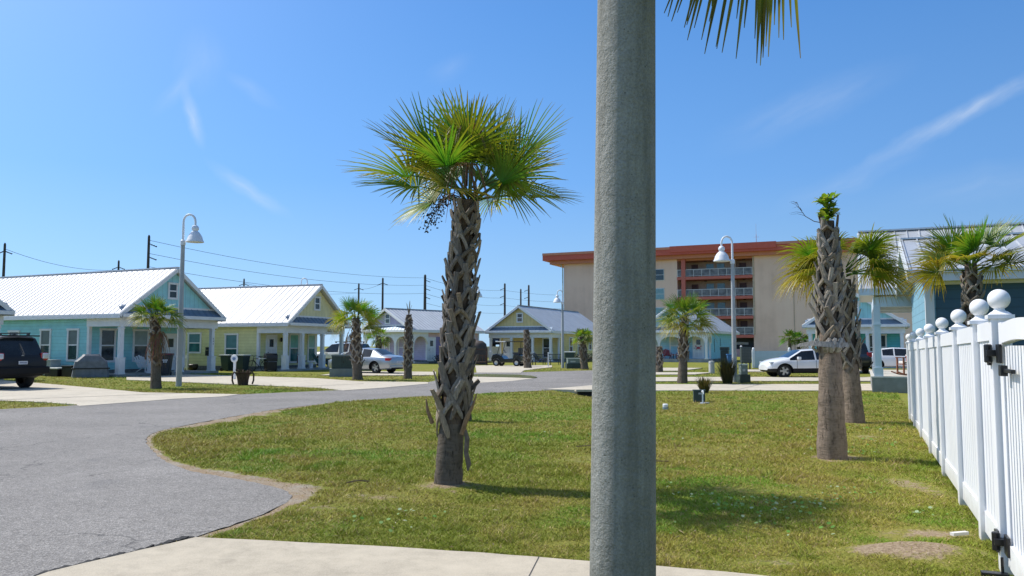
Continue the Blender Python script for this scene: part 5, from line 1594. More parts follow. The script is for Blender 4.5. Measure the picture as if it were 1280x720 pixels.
def carpaint(name, col, metal=.0, rough=.3, coat=.8):
    if name in MC: return MC[name]
    m, nt, b = nt_new(name)
    v = objvec(nt)
    f = noise(nt, v, 1.2, 5)
    nt.links.new(ramp(nt, f, [(.3, tuple(c * .88 for c in col)), (.7, col)]), b.inputs['Base Color'])
    b.inputs['Metallic'].default_value = metal; b.inputs['Roughness'].default_value = rough
    b.inputs['Coat Weight'].default_value = coat; b.inputs['Coat Roughness'].default_value = .08
    MC[name] = m
    return m
CARGLASS = glass('car_glass', (.012, .016, .02), .04)
CLAD = paint('dark_cladding', (.014, .014, .016), .65, var=.2, spec=.3)
CHROME = paint('alloy_rim', (.55, .56, .58), .3, .8, var=.1)
REDL = paint('red_lamp', (.45, .015, .02), .2, var=.1, coat=1)
CLEAR = paint('clear_lamp', (.62, .66, .70), .1, .2, var=.1, coat=1)
PLATE = paint('number_plate', (.72, .74, .78), .4)

def car(name, label, loc, heading, st, paintm, wb, wr=.34, ww=.22, track=.78, cladding=False, lights=None, rails=False, handles=(), mirror=None, plate=None, cat='car', group=None, dz=0.):
    root = empty(name, (loc[0], loc[1], dz), math.atan2(heading[1], heading[0]), label, cat, group)
    L = st[-1][0] - st[0][0]; x00 = st[0][0]
    m = MB(); nst = len(st)
    rows = []
    for (x, zl, zb, zt, b, t, tg) in st:
        h = zb - zl
        half = [(0, zl), (b * .80, zl), (b * .95, zl + .10 * h), (b * 1.0, zl + .38 * h), (b * 1.0, zl + .66 * h), (b * .985, zb - .10 * h), (b * .94, zb), (t, zt - .045), (t * .78, zt + .0), (0, zt + .025)]
        ring = [(x, y, z) for y, z in half] + [(x, -y, z) for y, z in half[-2:0:-1]]
        rows.append(ring)
    n = len(rows[0]); K = 10
    for r_ in rows: m.v.extend(r_); m.col.extend([(1, 1, 1, 1)] * n)
    for i in range(nst - 1):
        tg = st[i][6]
        for k in range(n):
            k2 = (k + 1) % n
            f = (i * n + k, i * n + k2, (i + 1) * n + k2, (i + 1) * n + k)
            kk = k if k < K - 1 else n - 1 - k          # strip index on the half
            mi = 0
            if kk == 6 and 's' in tg: mi = 1
            if kk in (7, 8) and 'w' in tg: mi = 1
            if kk == 7 and 'p' in tg and 'w' in tg: mi = 0
            if cladding and kk in (0, 1, 2): mi = 2
            if kk == 0: mi = 2
            m.f.append(f); m.mi.append(mi)
    m.f.append(tuple(range(n))); m.mi.append(0)
    m.f.append(tuple((nst - 1) * n + k for k in reversed(range(n)))); m.mi.append(0)
    body = m.build('tmp_body', [paintm, CARGLASS, CLAD])
    cut = []
    for x in wb:
        for sg in (-1, 1):
            c = MB(); c.cur = 2
            y0, y1 = (track - ww - .03, track + .5) if sg > 0 else (-track - .5, -track + ww + .03)
            ring = [(x + (wr + .055) * math.cos(a), (wr + .055) * math.sin(a) + wr) for a in [6.2832 * q / 28 for q in range(28)]]
            c.prism(ring, y0, y1, 'y')
            cut.append(c.build('tmp_cut', [paintm, CARGLASS, CLAD]))
    me = bool_cut(body, cut)
    bpy.data.objects.remove(body, do_unlink=True)
    split_by_material(me, [0, 2], 'body', [paintm, CLAD], root)
    split_by_material(me, [1], 'window_glass', [CARGLASS], root)
    for x in wb:
        for sg in (-1, 1):
            yc = sg * (track - ww / 2)
            M = Matrix.Translation((x, yc, wr)) @ Matrix.Rotation(math.pi / 2 * (-sg), 4, 'X')
            t = MB(); t.lathe([(wr * .62, -ww / 2), (wr * .93, -ww / 2), (wr, -ww * .36), (wr, ww * .36), (wr * .93, ww / 2), (wr * .66, ww / 2), (wr * .64, ww * .30)], 26, (0, 0, 0), M)
            wo = t.build('wheel', RUBBER, root, smooth=40)
            rm = MB(); rm.lathe([(wr * .66, ww * .44), (wr * .60, ww * .30), (wr * .57, ww * .1)], 26, (0, 0, 0), M)
            for k in range(5):
                a = 6.2832 * k / 5
                d = Vector((math.cos(a), math.sin(a), 0)); s = Vector((-math.sin(a), math.cos(a), 0))
                P = [d * .03 - s * .045, d * .03 + s * .045, d * wr * .60 + s * .055, d * wr * .60 - s * .055]
                rm.add([M @ (p + Vector((0, 0, ww * .40))) for p in P] + [M @ (p + Vector((0, 0, ww * .28))) for p in P], [(0, 1, 2, 3), (7, 6, 5, 4), (0, 4, 5, 1), (1, 5, 6, 2), (2, 6, 7, 3), (3, 7, 4, 0)])
            rm.lathe([(.001, ww * .43), (.05, ww * .42), (.06, ww * .36)], 12, (0, 0, 0), M)
            rm.build('rim', CHROME, wo, smooth=40)
            bk = MB(); bk.lathe([(.001, .0), (wr * .57, .0)], 20, (0, 0, 0), M); bk.build('brake_shadow', DARK, wo)
    for (nm, mt, boxes) in (lights or []):
        for sg in (-1, 1):
            l = MB()
            for (x0, x1, ya, yb, z0, z1) in boxes: l.box(x0, x1, sg * ya, sg * yb, z0, z1)
            l.build(nm, mt, root, bevel=.02)
    for (x, z, y) in handles:
        for sg in (-1, 1):
            l = MB(); l.box(x - .09, x + .09, sg * y - .015, sg * y + .02, z - .015, z + .015); l.build('door_handle', paintm, root, bevel=.008)
    if mirror:
        for sg in (-1, 1):
            l = MB(); x, y, z = mirror; l.box(x - .07, x + .09, sg * y - .02 * sg, sg * (y + .16), z, z + .15); l.build('mirror', paintm, root, bevel=.03)
    if rails:
        for sg in (-1, 1):
            l = MB(); x0, x1, y, z = rails; l.bar((x0, sg * y, z), (x1, sg * y, z), .045, .04)
            for q in (x0 + .1, (x0 + x1) / 2, x1 - .1): l.box(q - .06, q + .06, sg * y - .025, sg * y + .025, z - .09, z)
            l.build('roof_rail', DARK, root)
    if plate:
        l = MB(); x, z = plate; l.box(x - .012, x + .0, -.16, .16, z, z + .11); p = l.build('number_plate', PLATE, root)
        l = MB()
        for k in range(6): l.box(x - .016, x - .0125, -.12 + k * .043, -.095 + k * .043, z + .03, z + .08)
        l.build('plate_characters', paint('plate_ink', (.10, .12, .25), .5), p)
    return root

def seam(root, x, y, z0, z1):
    for sg in (-1, 1):
        m = MB(); m.box(x - .006, x + .006, sg * y - .004, sg * y + .004, z0, z1); m.build('door_seam', DARK, root)

SEDAN = [(-2.40, .36, .74, .80, .66, .58, ''), (-2.33, .27, .86, .93, .80, .68, ''), (-2.05, .23, .93, 1.02, .88, .74, ''), (-1.70, .21, .95, 1.06, .90, .76, 'wp'), (-1.02, .20, .95, 1.385, .91, .62, 's'), (-.35, .20, .94, 1.455, .91, .63, ''),
         (-.27, .20, .935, 1.46, .91, .63, 's'), (.50, .20, .92, 1.42, .91, .62, 'swp'), (1.30, .20, .90, 1.0, .90, .78, ''), (1.85, .20, .86, .93, .88, .76, ''), (2.15, .23, .78, .84, .82, .70, ''), (2.33, .28, .68, .72, .72, .60, ''), (2.42, .36, .58, .62, .58, .48, '')]
sedan = car('parked_car', 'silver sedan parked beyond the green transformer box, rear towards the road', (-8.62, 46.15 + 1.35), (-.87, .5), SEDAN, carpaint('silver_paint', (.42, .45, .48), .6, .32), (-1.33, 1.45),
    lights=[('tail_light', REDL, [(-2.37, -2.10, .60, .87, .74, .90)]), ('headlight', CLEAR, [(2.05, 2.30, .50, .74, .62, .74)])], handles=[(-.75, .80, .905), (.20, .78, .905)], mirror=(.95, .86, .92), plate=(-2.392, .60), group='cars parked on the driveways')
seam(sedan, -.31, .912, .35, .92); seam(sedan, .95, .905, .35, .90)
m = MB(); m.box(-2.43, -2.28, -.72, .72, .33, .47); m.build('bumper', carpaint('silver_paint', ()), sedan, bevel=.03)

CROSS = [(-2.20, .42, .80, .90, .70, .60, ''), (-2.12, .30, .92, 1.02, .82, .66, 'wp'), (-1.75, .26, .98, 1.42, .89, .58, 's'), (-1.05, .24, .97, 1.49, .90, .62, ''), (-.98, .24, .97, 1.49, .90, .62, 's'), (-.20, .24, .95, 1.50, .90, .63, ''), (-.12, .24, .95, 1.50, .90, .63, 's'),
         (.48, .24, .93, 1.455, .90, .62, 'swp'), (1.15, .24, .92, 1.06, .89, .78, ''), (1.55, .25, .90, 1.0, .88, .76, ''), (1.92, .28, .83, .91, .83, .71, ''), (2.12, .32, .72, .80, .74, .62, ''), (2.22, .40, .60, .66, .60, .50, '')]
wcar = car('parked_car', 'white crossover on the far path, its rear hidden by the ringed palm trunk', (14.95, 40.9), (-.995, -.06), CROSS, carpaint('white_car_paint', (.78, .79, .80), 0, .3), (-1.28, 1.42), wr=.36, cladding=True,
    lights=[('headlight', CLEAR, [(1.90, 2.12, .48, .76, .70, .84)]), ('tail_light', REDL, [(-2.17, -2.0, .55, .80, .80, .95)]), ('fog_light', DARK, [(2.10, 2.19, .45, .64, .46, .58)])], handles=[(-.75, .86, .895), (.15, .84, .895)], mirror=(.72, .87, .96), group='cars parked on the driveways')
wcar.scale = (1, 1, .94)
seam(wcar, -.16, .905, .42, .94); seam(wcar, .82, .90, .42, .92)
# 4x4 body: upright tail
SUV = [(-2.36, .62, .95, 1.05, .78, .70, ''), (-2.32, .44, 1.08, 1.14, .90, .78, 'w'), (-2.02, .40, 1.12, 1.72, .945, .66, ''), (-1.95, .36, 1.12, 1.77, .945, .67, 's'), (-1.15, .34, 1.12, 1.80, .945, .69, ''), (-1.05, .34, 1.12, 1.80, .945, .69, 's'), (-.30, .34, 1.10, 1.80, .945, .69, ''), (-.22, .34, 1.10, 1.80, .945, .69, 's'),
       (.45, .34, 1.08, 1.74, .945, .67, 'swp'), (1.15, .34, 1.06, 1.18, .94, .80, ''), (1.75, .36, 1.02, 1.10, .92, .78, ''), (2.20, .42, .92, 1.0, .86, .74, ''), (2.38, .52, .80, .86, .74, .62, ''), (2.44, .60, .74, .78, .66, .54, '')]
NAVY = carpaint('midnight_paint', (.003, .0045, .011), .0, .5, .12)
def big_suv(label, loc, heading, pm, name='parked_car', group='cars parked on the driveways', dz=0):
    c = car(name, label, loc, heading, SUV, pm, (-1.35, 1.42), wr=.40, ww=.27, track=.86, cladding=True,
        lights=[('tail_light', REDL, [(-2.35, -2.12, .66, .92, .96, 1.22)]), ('headlight', CLEAR, [(2.12, 2.36, .5, .80, .80, .95)])], rails=(-1.7, .2, .62, 1.90), handles=[(-.95, .98, .94), (-.05, .96, .94)], mirror=(.85, .92, 1.06), plate=(-2.365, .84), group=group, dz=dz)
    return c
bs = big_suv('midnight blue four wheel drive seen from behind at the left edge', (-20.1, 30.55), (-.89, .45), NAVY)
bs.scale = (1.03, 1.03, 1.09)
m = MB(); m.box(-2.50, -2.28, -.93, .93, .50, .76); m.build('bumper', paint('dark_bumper', (.008, .008, .010), .6, spec=.3), bs, bevel=.05)
m = MB(); m.bar((-2.10, -.68, 1.80), (-2.10, .68, 1.80), .20, .04); m.build('spoiler', NAVY, bs)
m = MB(); m.bar((-2.33, -.25, 1.02), (-2.33, .25, 1.02), .03, .035); m.lathe([(.03, -.005), (.055, -.005), (.055, .005), (.03, .005)], 14, (0, 0, 0), Matrix.Translation((-2.335, 0, 1.10)) @ Matrix.Rotation(R(90), 4, 'Y')); m.build('tailgate_trim', CHROME, bs)
m = MB()
for sg in (-1, 1): m.box(-2.40, -2.10, sg * .70, sg * .935, 1.02, 1.20)
m.build('reversing_light', CLEAR, bs, bevel=.03)
big_suv('white four wheel drive seen through the lime yellow porch', (-13.3, 62.5), (-.95, .3), carpaint('white_car_paint', ()))
big_suv('dark four wheel drive parked on the raised lot left of the yellow porch', (-2.0, 118.), (.1, 1), NAVY, dz=1.40)
big_suv('dark grey four wheel drive behind the yellowing palm trunk', (19.95, 47.8), (.22, .975), carpaint('charcoal_paint', (.035, .037, .042), .4, .3))
car('parked_car', 'white sedan beyond the blue grey porch on the right', (25.5, 53.2), (.97, -.25), SEDAN, carpaint('white_car_paint', ()), (-1.33, 1.45), lights=[('tail_light', REDL, [(-2.37, -2.10, .60, .87, .74, .90)])], mirror=(.95, .86, .92), group='cars parked on the driveways')
sh = MB(); sh.box(-8, 12, 108.5, 135, -.05, 1.40); tag(sh.build('raised_lot', gm), kind='structure')

def golf_cart():
    root = empty('golf_cart', (-.2, 63.0, 0), R(160), 'black golf cart with roof parked before the straw yellow porch', 'golf cart')
    BK = carpaint('black_cart_paint', (.010, .010, .012), .1, .25)
    prof = [(-1.15, .35), (-1.15, .85), (-.95, .95), (-.55, .95), (-.50, .62), (.25, .58), (.45, .80), (.85, .98), (1.20, .90), (1.32, .62), (1.30, .33), (.95, .28), (-.85, .28)]
    m = MB(); m.prism(prof, -.60, .60, 'y'); b = m.build('body', BK, root, bevel=.05)
    m = MB(); m.box(-.95, -.45, -.52, .52, .955, 1.07); m.box(-1.02, -.9, -.52, .52, .96, 1.42); m.build('seat', paint('grey_vinyl_seat', (.05, .05, .055), .6), root, bevel=.03)
    m = MB(); m.box(-1.25, .1, -.62, .62, 1.88, 1.94); m.build('roof', DARK, root, bevel=.02)
    m = MB(); m.box(.101, .95, -.62, .62, 1.885, 1.945); m.build('roof_front', WHITE, root, bevel=.02)
    for x0, x1 in ((-1.1, -1.15), (.62, .45)):
        for y in (-.55, .55):
            m = MB(); m.tube([(x0 + (.2 if x0 > 0 else 0), y, .9), (x1 if x0 < 0 else .55, y, 1.88)], .025, 6); m.build('roof_post', DARK, root)
    for x in (-.80, .88):
        for sg in (-1, 1):
            M = Matrix.Translation((x, sg * .55, .27)) @ Matrix.Rotation(math.pi / 2 * (-sg), 4, 'X')
            m = MB(); m.lathe([(.14, -.1), (.25, -.1), (.27, -.07), (.27, .07), (.25, .1), (.15, .1)], 18, (0, 0, 0), M); w = m.build('wheel', RUBBER, root, smooth=40)
            m = MB(); m.lathe([(.001, .08), (.15, .09)], 14, (0, 0, 0), M); m.build('rim', CHROME, w)
            m = MB()
            for k in range(8):
                a = R(20 + 140 * k / 8); a2 = R(20 + 140 * (k + 1) / 8)
                m.add([(x + .33 * math.cos(q), sg * yy, .27 + .33 * math.sin(q)) for q in (a, a2) for yy in (.60, .66)], [(0, 1, 3, 2)])
            m.build('fender', paint('grey_fender', (.35, .36, .38), .4), root)
    m = MB(); m.tube([(.55, .25, .85), (.30, .25, 1.15)], .018, 6); m.lathe([(.14, -.01), (.17, -.01), (.17, .01), (.14, .01)], 14, (0, 0, 0), Matrix.Translation((.30, .25, 1.15)) @ Matrix.Rotation(R(-50), 4, 'Y')); m.build('steering_wheel', DARK, root)
golf_cart()
# ------------------------------------------------------------------ things around the cottages and on the lawn
def loc_of(root, x, y):
    p = Matrix.Rotation(root.rotation_euler.z, 4, 'Z') @ Vector((x, y, 0)) + Vector(root.location)
    return (p.x, p.y)
GREENBOX = paint('utility_green', (.035, .060, .052), .5, var=.12)
GREYGRN = paint('cabinet_grey_green', (.20, .25, .22), .55, var=.1)

def wheelie_bin(loc, rz, label, col, lid, s=1.0, z=0., mark=False):
    r = empty('wheelie_bin', (loc[0], loc[1], z), rz, label, 'rubbish bin')
    m = MB(); a, b = .25 * s, .33 * s
    m.add([(-a, -a, .05), (a, -a, .05), (a, a, .05), (-a, a, .05), (-b, -b, .98 * s), (b, -b, .98 * s), (b, b, .98 * s), (-b, b, .98 * s)], [(3, 2, 1, 0), (4, 5, 6, 7), (0, 1, 5, 4), (1, 2, 6, 5), (2, 3, 7, 6), (3, 0, 4, 7)])
    m.build('body', col, r, bevel=.03)
    m = MB(); m.box(-b - .04, b + .04, -b - .05, b + .06, .985 * s, 1.06 * s); m.build('lid', lid, r, bevel=.025)
    m = MB(); m.tube([(-b, b + .1, .94 * s), (b, b + .1, .94 * s)], .018, 6); m.build('handle', DARK, r)
    for sg in (-1, 1):
        m = MB(); m.lathe([(.001, -.03), (.11, -.03), (.11, .03), (.001, .03)], 14, (0, 0, 0), Matrix.Translation((sg * a, a, .11)) @ Matrix.Rotation(R(90), 4, 'Y')); m.build('wheel', RUBBER, r)
    if mark:
        m = MB()
        for k in range(4): m.box(-.02 + k * .065, .03 + k * .065, -b - .012, -b - .004, .80, .87)
        for k in range(3): m.box(.02 + k * .065, .07 + k * .065, -b - .012, -b - .004, .71, .77)
        m.build('bin_lettering', WHITE, r)
    return r
wheelie_bin(loc_of(h1, 2.35, -.75), R(12), 'black wheeled bin with dark red lid beside the turquoise porch', paint('black_bin', (.018, .022, .028), .5), paint('maroon_lid', (.12, .02, .04), .5), 1.12, .0, True)
wheelie_bin(loc_of(h2, -.55, 3.9), R(69), 'dark green wheeled bin, left one by the lime yellow side wall', paint('green_bin', (.02, .05, .045), .5), paint('grey_lid', (.50, .54, .55), .5), .98)
wheelie_bin(loc_of(h2, -.55, 2.75), R(69), 'dark green wheeled bin, right one by the lime yellow side wall', paint('green_bin2', (.022, .045, .05), .5), paint('grey_lid', (.5, .54, .55), .5), .98)
wheelie_bin((4.35, 60.2), R(-10), 'dark wheeled bin with pale lid right of the far lamp', paint('green_bin', ()), paint('pale_lid', (.66, .68, .66), .5), 1.1)
# covered barbecue
def covered_grill(loc, rz):
    r = empty('covered_barbecue', loc + (0,), rz, 'barbecue under a fitted grey cover beside the turquoise porch', 'barbecue')
    m = MB()
    lv = [(.0, .85, .36), (.35, .80, .35), (.80, .72, .33), (1.08, .42, .27), (1.16, .38, .20)]
    vs = []; fs = []
    for z, a, b in lv:
        k = .10
        vs += [(-a + k, -b, z), (a - k, -b, z), (a, -b + k, z), (a, b - k, z), (a - k, b, z), (-a + k, b, z), (-a, b - k, z), (-a, -b + k, z)]
    for i in range(len(lv) - 1):
        for k in range(8): fs.append((i * 8 + k, i * 8 + (k + 1) % 8, i * 8 + 8 + (k + 1) % 8, i * 8 + 8 + k))
    fs.append(tuple((len(lv) - 1) * 8 + k for k in range(8)))
    m.add(vs, fs); m.build('cover', paint('grey_cover', (.19, .20, .22), .55, var=.2, scale=4, bmp=.4, bscale=9), r)
    m = MB(); m.box(-.845, .845, -.372, .372, .42, .48); m.build('strap', DARK, r)
covered_grill(loc_of(h1, -.75, .9), R(32))
def bench_box():
    r = empty('storage_bench', loc_of(h1, -.35, 4.9) + (0,), R(65), 'grey storage bench along the turquoise side wall', 'storage bench')
    GB = paint('bench_grey', (.36, .42, .43), .6)
    m = MB(); m.box(-.28, .28, -.75, .75, .04, .80); m.build('box', GB, r)
    m = MB(); m.box(-.32, .30, -.78, .78, .805, .86); m.build('lid', GB, r)
    for y in (-.65, .65):
        m = MB(); m.cbox(0, y, -.02, .5, .08, .058); m.build('foot', GB, r)
bench_box()
def crate(loc, rz, w, d, h, mat, name, label, cat, lid=None):
    r = empty(name, loc + (0,), rz, label, cat)
    m = MB(); m.box(-w / 2, w / 2, -d / 2, d / 2, 0, h * .84); m.build('box', mat, r, bevel=.02)
    m = MB(); m.box(-w / 2 - .03, w / 2 + .03, -d / 2 - .03, d / 2 + .03, h * .845, h); m.build('lid', lid or mat, r, bevel=.03)
    return r
crate(loc_of(h1, -.8, 3.5), R(65), .5, 1.0, .46, DARK, 'deck_box', 'low black box with pale lid by the turquoise wall', 'storage box', paint('pale_lid', ()))
crate(loc_of(h1, -.7, 2.45), R(65), .5, .75, .58, DARK, 'deck_box', 'rounded black box next to the covered barbecue', 'storage box')

def chair(loc, rz, label, col, z=.12, recl=.35, arms=True, s=1.0):
    r = empty('garden_chair', (loc[0], loc[1], z), rz, label, 'chair')
    m = MB()
    for k in range(5): m.bar((-.25 + k * .125, -.30, .36), (-.25 + k * .125, .22, .28), .10, .02)
    m.build('seat', col, r)
    m = MB()
    for k in range(5):
        x = -.26 + k * .13; m.bar((x, .22, .28), (x * 1.1, .22 + recl * 1.1, .95 - abs(k - 2) * .05), .11, .02, (0, 1, 0))
    m.build('backrest', col, r)
    for sg in (-1, 1):
        m = MB(); m.bar((sg * .31, -.30, 0), (sg * .31, -.30, .54), .06, .03); m.build('leg', col, r)
        m = MB(); m.bar((sg * .31, .45, 0), (sg * .31, -.22, .34), .06, .03); m.build('leg', col, r)
        m = MB(); m.bar((sg * .33, -.36, .555), (sg * .33, .40, .555), .12, .025); m.build('armrest', col, r)
    return r
TEALC = paint('teal_plastic', (.01, .16, .18), .5); REDC = paint('red_plastic', (.36, .015, .03), .5); BLUEC = paint('blue_plastic', (.015, .05, .16), .5)
chair(loc_of(h2, 5.35, .95), R(69 + 55), 'teal slatted garden chair on the lime yellow porch', TEALC)
chair(loc_of(h4, 5.9, -.5), R(-25 + 150), 'dark blue garden chair at the straw yellow porch', BLUEC, 0)
chair(loc_of(h5, 2.75, 1.1), R(-27 + 30), 'red garden chair left of the window on the pale blue porch', REDC, .32)
chair(loc_of(h5, 4.15, 1.1), R(-27 - 30), 'red garden chair beside the door on the pale blue porch', REDC, .32)
chair(loc_of(h1, 2.95, 1.3), R(65), 'white garden chair behind the maroon-lidded bin', WHITE)
def side_table(loc, z):
    r = empty('side_table', loc + (z,), 0, 'small dark table between the red chairs', 'table')
    m = MB(); m.lathe([(.25, .42), (.25, .46)], 14, cap=True); m.build('tabletop', REDC, r)
    for a in (0, 2.1, 4.2):
        m = MB(); m.bar((.18 * math.cos(a), .18 * math.sin(a), 0), (.15 * math.cos(a), .15 * math.sin(a), .42), .04); m.build('leg', DARK, r)
side_table(loc_of(h5, 3.5, .9), .32)
def bbq(loc, rz, label):
    r = empty('barbecue', loc + (.0,), rz, label, 'barbecue')
    m = MB(); m.box(-.35, .35, -.25, .25, .62, .82); m.build('firebox', DARK, r)
    m = MB(); m.prism([(-.25, .825), (.25, .825), (.24, 1.0), (.12, 1.12), (-.12, 1.12), (-.24, 1.0)], -.36, .36, 'x'); m.build('hood', paint('dark_hood', (.03, .03, .035), .3, .3), r)
    m = MB(); m.box(-.33, .33, -.22, .22, .10, .60); m.build('cabinet', DARK, r)
    for sg in (-1, 1):
        m = MB(); m.box(sg * .36, sg * .72, -.2, .2, .78, .82); m.build('shelf', GREYMETAL, r)
        m = MB(); m.lathe([(.001, -.03), (.09, -.03), (.09, .03), (.001, .03)], 12, (0, 0, 0), Matrix.Translation((sg * .33, 0, .09)) @ Matrix.Rotation(R(90), 4, 'Y')); m.build('wheel', RUBBER, r)
bbq(loc_of(h2, -.15, .95), R(40), 'black gas barbecue left of the lime yellow porch column')
def bike(loc, rz):
    r = empty('bicycle', loc + (0,), rz, 'dark bicycle leaning by the lime yellow side wall', 'bicycle')
    for x in (-.5, .5):
        M = Matrix.Translation((x, 0, .34)) @ Matrix.Rotation(R(90), 4, 'X')
        m = MB(); n = 26; m.tube([M @ Vector((.33 * math.cos(6.2832 * k / n), .33 * math.sin(6.2832 * k / n), 0)) for k in range(n + 1)], .02, 6, False)
        w = m.build('wheel', RUBBER, r)
        m = MB()
        for k in range(8): m.tube([M @ Vector((0, 0, 0)), M @ Vector((.32 * math.cos(k * .785), .32 * math.sin(k * .785), 0))], .003, 4)
        m.build('spokes', GREYMETAL, w)
    m = MB()
    for a, b in (((-.5, .34), (-.15, .80)), ((-.15, .80), (.35, .78)), ((-.05, .30), (.38, .72)), ((-.5, .34), (-.05, .30)), ((-.05, .30), (-.18, .88)), ((.5, .34), (.34, .92))):
        m.tube([(a[0], 0, a[1]), (b[0], 0, b[1])], .018, 6)
    m.build('frame', DARK, r)
    m = MB(); m.bar((-.30, 0, .90), (-.06, 0, .92), .13, .05); m.build('saddle', DARK, r)
    m = MB(); m.tube([(.30, -.26, 1.0), (.34, 0, .94), (.30, .26, 1.0)], .014, 6); m.build('handlebar', DARK, r)
bike(loc_of(h2, -.3, 1.75), R(69 + 90))
def towel():
    r = empty('folding_chair', loc_of(h2, 3.05, .9) + (.12,), R(80), 'folding chair with dark red towel between the lime yellow columns', 'chair')
    m = MB(); m.bar((-.2, -.2, 0), (-.2, .2, .8), .03); m.bar((.2, -.2, 0), (.2, .2, .8), .03); m.bar((-.2, .2, 0), (-.2, -.2, .5), .03); m.bar((.2, .2, 0), (.2, -.2, .5), .03); m.build('frame', DARK, r)
    m = MB(); m.box(-.24, .24, -.2, .2, .45, .50); m.build('seat', BLUEC, r)
    m = MB()
    m.add([(-.26, .26, .35), (.26, .26, .30), (.27, .24, .85), (-.25, .24, .9), (.22, .05, .80), (-.22, .02, .82), (-.2, -.08, .45), (.2, -.06, .42)], [(0, 1, 2, 3), (3, 2, 4, 5), (5, 4, 7, 6)])
    m.build('towel', paint('maroon_cloth', (.13, .02, .035), .9), r)
    b = empty('bucket', loc_of(h2, 3.35, .45) + (.12,), 0, 'white bucket beside the towel draped chair', 'bucket')
    m = MB(); m.lathe([(.001, 0), (.13, 0), (.16, .36), (.15, .36), (.12, .03)], 14); m.build('body', WHITE, b)
    m = MB(); m.tube([(.16, 0, .33), (.1, 0, .42), (-.1, 0, .42), (-.16, 0, .33)], .008, 5); m.build('handle', GREYMETAL, b)
towel()
def picket_screen():
    r = empty('lattice_screen', loc_of(h2, -.25, 8.0) + (0,), R(69 + 90), 'white slatted screen against the lime yellow wall behind the turquoise porch', 'screen')
    m = MB()
    for k in range(10): m.box(-.6 + k * .13, -.52 + k * .13, -.015, .015, .05, 1.0)
    m.build('slats', WHITE, r)
    m = MB(); m.box(-.65, .72, .016, .045, .75, .84); m.box(-.65, .72, .016, .045, .15, .24); m.build('rail', WHITE, r)
    for x in (-.66, .73):
        m = MB(); m.cbox(x, .03, -.05, .09, .09, 1.15); m.build('post', WHITE, r)
picket_screen()
def hose():
    r = empty('garden_pot', loc_of(h2, -.4, 6.75) + (0,), 0, 'squat dark pot by the lime yellow wall near the white screen', 'pot')
    m = MB(); m.lathe([(.001, 0), (.2, 0), (.30, .2), (.30, .38), (.24, .42), (.22, .36)], 14); m.build('pot', DARK, r)
    m = MB(); m.lathe([(.001, .35), (.22, .36)], 12); m.build('soil', JOINT, r)
    b = empty('electric_meter', loc_of(h2, .27, 6.2) + (.0,), R(69), 'dark meter box on the lime yellow side wall', 'meter')
    m = MB(); m.box(-.1, .1, -.14, .14, .95, 1.3); m.box(-.1, .1, -.12, .12, 1.32, 1.5); m.build('box', DARK, b)
    m = MB(); m.tube([(.03, 0, -.02), (.03, 0, .95)], .03, 6); m.build('conduit', GREYMETAL, b)
hose()

# mailbox-like round sign and the dark wicker planter
def sign():
    r = empty('marker_post', (-13.22, 38.3, 0), R(-10), 'white post with round disc bearing a blue emblem near the driveway', 'sign')
    m = MB(); m.cbox(0, 0, -.05, .10, .08, .88); m.build('post', WHITE, r)
    M = Matrix.Translation((0, -.05, .98)) @ Matrix.Rotation(R(90), 4, 'X')
    m = MB(); m.lathe([(.001, .02), (.17, .02), (.185, 0), (.17, -.02), (.001, -.02)], 22, (0, 0, 0), M); m.build('disc', WHITE, r, smooth=30)
    m = MB(); m.box(-.09, .09, -.077, -.0705, .95, .99); m.box(-.07, .07, -.077, -.0705, 1.0, 1.04); m.box(-.05, .05, -.077, -.0705, .90, .94); m.build('emblem', paint('emblem_blue', (.07, .16, .36), .5), r)
sign()
def wicker():
    WK = paint('dark_wicker', (.075, .045, .028), .9, var=.4, scale=14, bmp=.8, bscale=50)
    r = empty('wicker_planter', (-10.9, 32.6, 0), R(20), 'dark brown wicker planter with looped handles on the verge', 'planter')
    m = MB(); m.lathe([(.001, 0), (.20, 0), (.22, .2), (.28, .50), (.31, .53), (.28, .54), (.25, .46)], 18); m.build('basket', WK, r)
    m = MB(); m.lathe([(.001, .47), (.30, .48)], 14); m.build('soil', JOINT, r)
    for sg in (-1, 1):
        m = MB(); m.tube([(sg * .26, 0, .46), (sg * .35, 0, .54), (sg * .41, 0, .42), (sg * .41, 0, .20), (sg * .36, 0, .04)], .035, 7); m.build('handle', WK, r)
    m = MB(); q = random.Random(3)
    for k in range(26):
        a = q.uniform(0, 6.28); m.tube([(math.cos(a) * .1, math.sin(a) * .1, .46), (math.cos(a) * .3, math.sin(a) * .3, .58 + .08 * q.random())], .012, 4)
    m.build('dead_stems', WK, r)
wicker()
# pad mounted transformer
def transformer():
    r = empty('transformer_box', (-8.85, 41.8, 0), R(12), 'dark green pad mounted transformer on a concrete base by the palm', 'transformer')
    m = MB(); m.box(-.62, .62, -.5, .5, -.05, .42); m.build('concrete_base', paint('base_concrete', (.24, .26, .25), .85, bmp=.3), r)
    m = MB(); m.box(-.52, .52, -.42, .42, .422, 1.05); m.build('cabinet', GREENBOX, r, bevel=.02)
    m = MB(); m.prism([(-.45, 1.052), (.45, 1.052), (.40, 1.13), (-.40, 1.13)], -.54, .54, 'x'); m.build('lid', paint('faded_green', (.07, .10, .09), .5), r)
    m = MB(); m.box(-.008, .008, -.424, -.421, .45, 1.03); m.box(.06, .09, -.44, -.422, .70, .80); m.build('door_seam', DARK, r)
    m = MB(); m.lathe([(.06, 0), (.05, .05), (.001, .07)], 8, (0, 0, 1.131)); m.build('lifting_eye', WHITE, r)
transformer()
